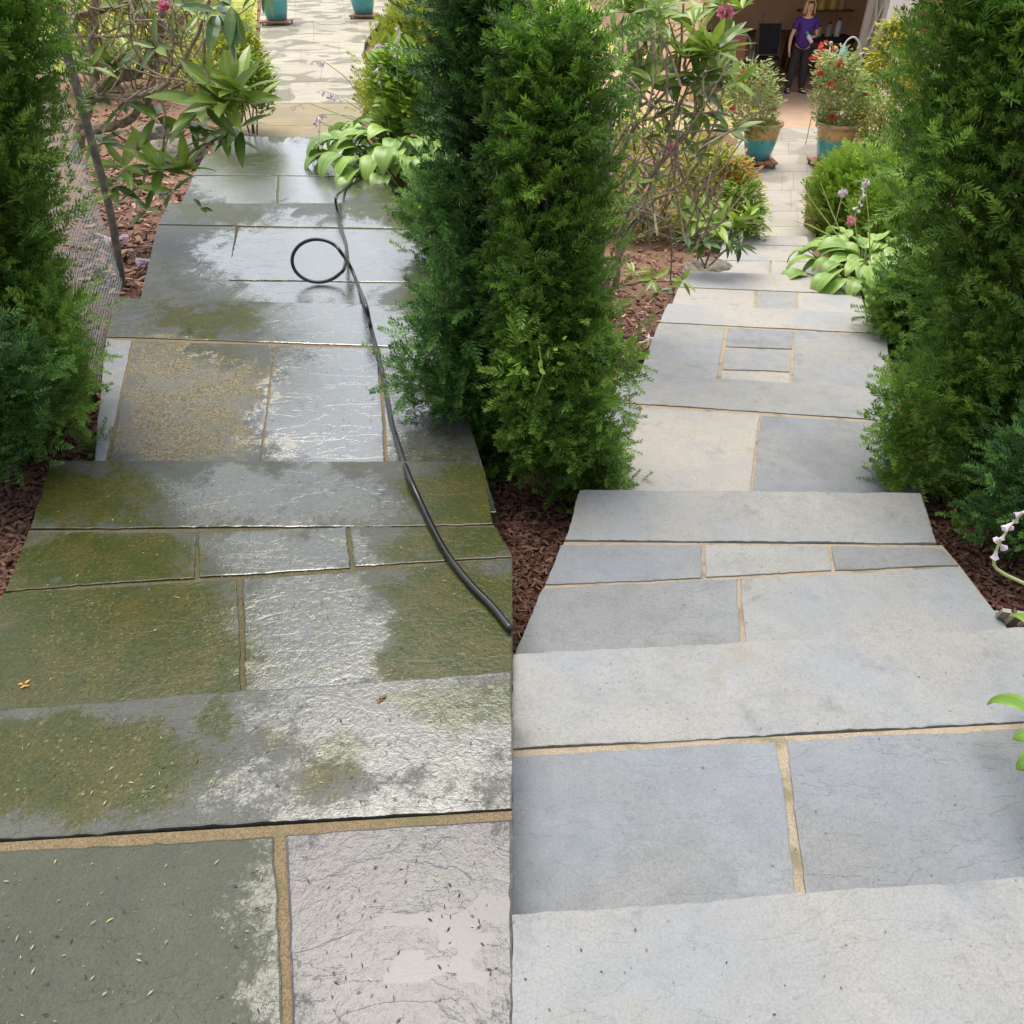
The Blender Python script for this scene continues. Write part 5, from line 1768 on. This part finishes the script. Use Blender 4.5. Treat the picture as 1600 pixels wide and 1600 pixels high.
# roots of the finger islands need their own root flag
bo = per.children[0]
for b in range(32, len(VV), 3):
    bo.data.skin_vertices[0].data[b].use_root = True
SV = [(0, 0, .89, .16), (0, 0, 1.0, .160), (0, 0, 1.20, .158), (0, .0, 1.32, .105), (-.17, 0, 1.31, .075), (-.23, 0, 1.13, .072), (.17, 0, 1.31, .075), (.225, .01, 1.13, .070), (-.085, 0, .80, .115), (.085, 0, .80, .115)]
skin('t_shirt', SV, [(0, 1), (1, 2), (2, 3), (3, 4), (4, 5), (3, 6), (6, 7), (0, 8), (0, 9)], M['shirt'], per)
TV = [(0, 0, .93, .145), (-.09, 0, .78, .112), (-.115, 0, .45, .085), (-.13, .01, .06, .075), (.09, 0, .78, .112), (.128, 0, .45, .085), (.15, .01, .06, .075)]
skin('trousers', TV, [(0, 1), (1, 2), (2, 3), (0, 4), (4, 5), (5, 6)], M['trousers'], per)
for sx in (-1, 1):
    mb = MB()
    for k, (yy, ww) in enumerate(((.05, .035), (0, .04), (-.06, .045), (-.13, .045), (-.17, .035))):
        mb.box((fp[0] + sx * (.145 + .015 * k * .5), fp[1] + yy, Z_GAR + .012), (ww * 2, .06, .022 + .0007 * k))
    mb.box((fp[0] + sx * .152, fp[1] - .02, Z_GAR + .07), (.085, .04, .03))
    mb.box((fp[0] + sx * .160, fp[1] - .10, Z_GAR + .055), (.085, .03, .02))
    mb.obj('sandal', M['shoe'], per)
# hair: bob framing the face
a_ = np.linspace(0, 2 * PI, 25)[:-1]
prof = np.linspace(0, 1, 12)
V = []; F = []
for i, q in enumerate(prof):
    ph = q * PI * .62
    rr = .108 * math.sin(ph) if q < .8 else .108 * math.sin(.8 * PI * .62) * (1 + (q - .8) * .3)
    z = 1.555 + .105 * math.cos(ph) if q < .8 else 1.555 + .105 * math.cos(.8 * PI * .62) - (q - .8) * .75
    for a in a_:
        wv = 1 + .04 * math.sin(a * 9 + i)
        V.append((fp[0] + rr * wv * math.cos(a), fp[1] - .005 + rr * wv * 1.05 * math.sin(a), Z_GAR + z))
for i in range(11):
    for k in range(24):
        am = (a_[k] + PI / 24) % (2 * PI)
        if i >= 4 and abs(am - 1.5 * PI) < .72:
            continue
        F.append([i * 24 + k, i * 24 + (k + 1) % 24, (i + 1) * 24 + (k + 1) % 24, (i + 1) * 24 + k])
ho = link_mesh('hair', np.array(V), [np.array(F)], M['hair'], per, None, True)
so = ho.modifiers.new('s', 'SOLIDIFY'); so.thickness = .012
M['eye'] = simple('eye', (.05, .04, .04), rough=.3)
M['lip'] = simple('lip', (.45, .14, .13), rough=.5)
for sx in (-1, 1):
    MB().ball((fp[0] + sx * .032, fp[1] - .103, Z_GAR + 1.535), (.011, .007, .007), 6).obj('eye', M['eye'], per, True)
MB().ball((fp[0], fp[1] - .108, Z_GAR + 1.505), (.012, .016, .02), 7).obj('nose', M['skin'], per, True)
MB().ball((fp[0], fp[1] - .098, Z_GAR + 1.468), (.022, .008, .006), 7).obj('mouth', M['lip'], per, True)
for sx in (-1, 1):
    MB().ball((fp[0] + sx * .088, fp[1] - .01, Z_GAR + 1.515), (.01, .02, .03), 7).obj('ear', M['skin'], per, True)
M['teal'] = simple('teal_plastic', (.03, .33, .36), rough=.3)
M['wplast'] = simple('white_plastic', (.75, .74, .72), rough=.35)
bt_ = thing('bottle', 'white bottle with a teal cap tilted in the hand of the person', 'bottle', (fp[0] + .03, fp[1] - .27, Z_GAR + .90))
t_ = math.radians(-38)
R_ = [[math.cos(t_), 0, math.sin(t_)], [0, 1, 0], [-math.sin(t_), 0, math.cos(t_)]]
MB().lathe([(0, -.10), (.034, -.10), (.036, -.09), (.036, .05), (.02, .085), (0, .085)], (fp[0] + .03, fp[1] - .265, Z_GAR + 1.02), 16, rot=R_).obj('bottle_body', M['wplast'], bt_, True)
cc = np.array([fp[0] + .03, fp[1] - .265, Z_GAR + 1.02]) + np.array(R_) @ np.array([0, 0, .11])
MB().lathe([(0, -.03), (.028, -.03), (.03, 0), (.026, .035), (0, .035)], cc, 14, rot=R_).obj('cap', M['teal'], bt_, True)

# ------------------------------------------------------------------ things stored in the garage
M['dwood'] = simple('dark_wood', (.12, .07, .045), (.08, .045, .03), rough=.6)
M['black'] = simple('black_fabric', (.015, .016, .022), (.03, .03, .04), rough=.8)
M['cush'] = simple('terracotta_cushion', (.50, .22, .12), (.42, .18, .10), rough=.85)
M['yel'] = simple('yellow_plastic', (.65, .48, .10), rough=.4)
M['tan'] = simple('tan_wood', (.50, .38, .22), (.42, .30, .17), rough=.7)
M['greyp'] = simple('grey_plastic', (.36, .35, .33), rough=.5)
yb = 20.7
# workbench
b0 = atY(1254, 60, yb); b1 = atY(1318, 60, yb)
bx = (b0[0] + b1[0]) / 2; bw = b1[0] - b0[0] + .3
bz = b0[2]
wb = thing('workbench', 'dark workbench crowded with jugs behind the person', 'workbench', (bx, yb, Z_GAR))
MB().box((bx, yb, bz), (bw, .7, .10)).obj('top', M['black'], wb)
MB().box((bx, yb, Z_GAR + .28), (bw - .1, .6, .04)).obj('shelf', M['dwood'], wb)
for sx in (-1, 1):
    for sy in (-1, 1):
        h_ = bz - .05 - Z_GAR
        MB().box((bx + sx * (bw / 2 - .06), yb + sy * .28, Z_GAR + h_ / 2), (.07, .07, h_)).obj('leg', M['dwood'], wb)
# wall shelf above
sh = MB().box((bx, yb + .22, bz + .52), (bw, .25, .035)).obj('wall_shelf', M['dwood'])
tag(sh, 'wall shelf with yellow and white bottles above the workbench', 'shelf')
bk = MB().box((bx, yb + .36, bz + .3), (bw, .03, 1.1)).obj('back_board', M['dwood'], sh) if False else None


def jug(x, y, z, r, h_, mat, label, cap=None, cat='bottle', group='bottles and tubs stored in the garage'):
    t = thing('bottle' if cat == 'bottle' else 'tub', label, cat, (x, y, z), group)
    MB().lathe([(0, 0), (r, 0), (r * 1.03, h_ * .05), (r, h_ * .68), (r * .45, h_ * .85), (r * .4, h_ * .9), (0, h_ * .9)] if cat == 'bottle' else [(0, 0), (r * .85, 0), (r, h_), (r * .93, h_), (r * .8, h_ * .1), (0, h_ * .1)], (x, y, z), 16).obj('jug' if cat == 'bottle' else 'shell', mat, t, True)
    if cap is not None:
        MB().lathe([(0, h_ * .9), (r * .45, h_ * .9), (r * .42, h_), (0, h_)], (x, y, z), 12).obj('cap', cap, t, True)


zt = bz + .051
row1 = [(-.62, .10, .30, 'greyp', 'grey jug at the near-person end of the workbench'), (-.40, .11, .26, 'wplast', 'white jug second along the workbench from the person'), (-.18, .09, .22, 'tan', 'tan bottle in the middle of the workbench'),
        (.04, .10, .28, 'greyp', 'grey jug right of the middle of the workbench'), (.24, .085, .36, 'wplast', 'tall white bottle near the far end of the workbench')]
for dx, r_, h_, m_, lab in row1:
    jug(bx + dx, yb - .15, zt, r_ * .8, h_, M[m_], lab, M['black'])
for dx, r_, h_, m_, lab in [(-.45, .07, .22, 'greyp', 'small grey bottle on the wall shelf, nearest the person'), (-.12, .10, .28, 'yel', 'yellow jug on the wall shelf'), (.14, .09, .30, 'yel', 'narrower yellow bottle on the wall shelf'), (.34, .07, .26, 'tan', 'tan bottle on the wall shelf beside the yellow ones')]:
    jug(bx + dx, yb + .22, bz + .538, r_, h_, M[m_], lab, M['dwood'])
jug(bx - .5, yb - .1, Z_GAR + .301, .14, .26, M['wplast'], 'white tub under the workbench', None, 'tub')
jug(bx - .12, yb - .1, Z_GAR + .301, .12, .24, M['greyp'], 'grey tub under the workbench', None, 'tub')
# cushioned chair
cy = 19.2
c0 = atY(1148, 100, cy); cx = c0[0]
ch = thing('armchair', 'curved dark armchair with terracotta cushion behind the rose bush', 'chair', (cx, cy, Z_GAR))
MB().box((cx, cy, Z_GAR + .42), (.55, .5, .06)).obj('seat', M['dwood'], ch)
MB().box((cx, cy + .20, Z_GAR + .70), (.44, .10, .45), rx=-.12).obj('cushion', M['cush'], ch)
arc = [(cx - .32, cy + .05, Z_GAR + .45), (cx - .32, cy + .2, Z_GAR + .80), (cx - .18, cy + .27, Z_GAR + .97), (cx, cy + .28, Z_GAR + 1.02), (cx + .18, cy + .27, Z_GAR + .97), (cx + .32, cy + .2, Z_GAR + .80), (cx + .32, cy + .05, Z_GAR + .45)]
MB().tube(spline(arc, 5), .028, 8).obj('backrest', M['greyp'], ch, True)
for sx in (-1, 1):
    MB().tube([(cx + sx * .31, cy + .1, Z_GAR + .68), (cx + sx * .33, cy - .15, Z_GAR + .66), (cx + sx * .30, cy - .25, Z_GAR + .45)], .025, 8).obj('armrest', M['greyp'], ch, True)
    for sy in (-1, 1):
        MB().tube([(cx + sx * .24, cy + sy * .21, Z_GAR + .40), (cx + sx * .27, cy + sy * .25, Z_GAR)], .02, 8).obj('leg', M['dwood'], ch, True)
# side table left of the chair
tx = atY(1112, 88, 19.6)[0]
tb = thing('side_table', 'low grey side table left of the armchair', 'table', (tx, 19.6, Z_GAR))
MB().lathe([(0, 0), (.34, 0), (.35, .015), (.34, .03), (0, .03)], (tx, 19.6, Z_GAR + .62), 24).obj('tabletop', M['greyp'], tb)
for k in range(3):
    a = k * 2.094
    MB().tube([(tx + .1 * math.cos(a), 19.6 + .1 * math.sin(a), Z_GAR + .62), (tx + .28 * math.cos(a), 19.6 + .28 * math.sin(a), Z_GAR)], .018, 6).obj('leg', M['dwood'], tb)
# dark folded chair and leaning board
qx = atY(1197, 95, 19.9)[0]
fc = thing('folding_chair', 'black fabric folding chair between the person and the armchair', 'chair', (qx, 19.9, Z_GAR))
MB().box((qx, 20.0, Z_GAR + .80), (.46, .05, .58), rx=-.15).obj('backrest', M['black'], fc)
MB().box((qx, 19.78, Z_GAR + .46), (.46, .45, .04)).obj('seat', M['black'], fc)
for sx in (-1, 1):
    MB().tube([(qx + sx * .24, 19.58, Z_GAR), (qx + sx * .24, 20.08, Z_GAR + 1.1)], .014, 6).obj('leg', M['pipe'], fc)
    MB().tube([(qx + sx * .24, 20.05, Z_GAR), (qx + sx * .24, 19.6, Z_GAR + .48)], .014, 6).obj('leg', M['pipe'], fc)
lx = atY(1180, 75, 20.6)
lb = MB()
lb.tube([(lx[0] - .12, 20.4, Z_GAR), (lx[0] + .08, 20.7, Z_GAR + 1.25)], .05, 4)
tag(lb.obj('leaning_board', M['tan']), 'pale board leaning at the back between the two chairs', 'board')
# dark bench along the back wall
bb = thing('bench', 'long dark bench along the back wall of the garage', 'bench', (cx + .2, 21.4, Z_GAR))
MB().box((cx + .3, 21.4, Z_GAR + .75), (3.2, .6, .08)).obj('top', M['dwood'], bb)
for sx in (-1, 1):
    for sy in (-1, 1):
        MB().box((cx + .3 + sx * 1.5, 21.4 + sy * .24, Z_GAR + .355), (.08, .08, .71)).obj('leg', M['dwood'], bb)

# shepherd hook, feeder, garden ornaments by the planter
yk = 13.2
M['wmetal'] = simple('white_metal', (.70, .69, .60), rough=.4)
k0 = atY(1343, 105, yk)
zk = float(zground(k0[0], yk))
hk = thing('shepherd_hook', 'pale shepherd hook arching beside the golden cypress', 'garden hook', (k0[0], yk, zk))
pts = [(k0[0], yk, zk), (k0[0], yk, k0[2])] + [tuple(atY(x, y, yk)) for x, y in ((1344, 80), (1342, 66), (1334, 58), (1325, 62), (1319, 70), (1315, 73), (1313, 68))]
MB().tube(spline(pts, 5), .012, 8).obj('rod', M['wmetal'], hk, True)
q = atY(1317, 84, yk)
fd = thing('feeder', 'blue-green glass hummingbird feeder hanging from the pale hook', 'feeder', q + [0, 0, -.15])
M['bluegl'] = simple('blue_glass', (.12, .35, .52), (.30, .55, .50), rough=.15)
MB().lathe([(0, -.12), (.07, -.12), (.09, -.08), (.06, -.05), (.055, .06), (.02, .10), (0, .13)], q, 18).obj('glass', M['bluegl'], fd, True)
MB().lathe([(0, -.135), (.11, -.135), (.11, -.121), (0, -.121)], q, 18).obj('tray', M['red'], fd)
for (px, py, lab) in [(1298, 92, 'slim pale garden stake with a round tip, left of the feeder'), (1306, 92, 'curled green garden stake right beside the feeder')]:
    yk2 = float(pB[1]) + .05; p = atY(px, py, yk2); zz = zB
    st = thing('garden_stake', lab, 'garden stake', (p[0], yk2, zz))
    top_ = atY(px, 68 if px < 1300 else 76, yk2)
    MB().tube([(p[0], yk2, zz), tuple(top_)], .010, 6).obj('rod', M['wmetal'] if px < 1300 else M['stem'], st, True)
    MB().ball(tuple(top_), .028, 8).obj('tip', M['tan'], st, True)
q = atY(1288, 90, 13.6)
zz = float(zground(q[0], 13.6))
rp = thing('red_flower', 'dark red flower cluster behind the rose bush by the cypress', 'flower', (q[0], 13.6, zz))
place_obj('blossom', [(T_flower(5), q + rng.normal(size=(60, 3)) * [.09, .06, .08], rdir(60), rdir(60), .06, rng.random(60) * .5)], M['red'], rp)
MB().tube([(q[0], 13.6, zz), tuple(q)], .008, 5).obj('stem', M['stem'], rp)
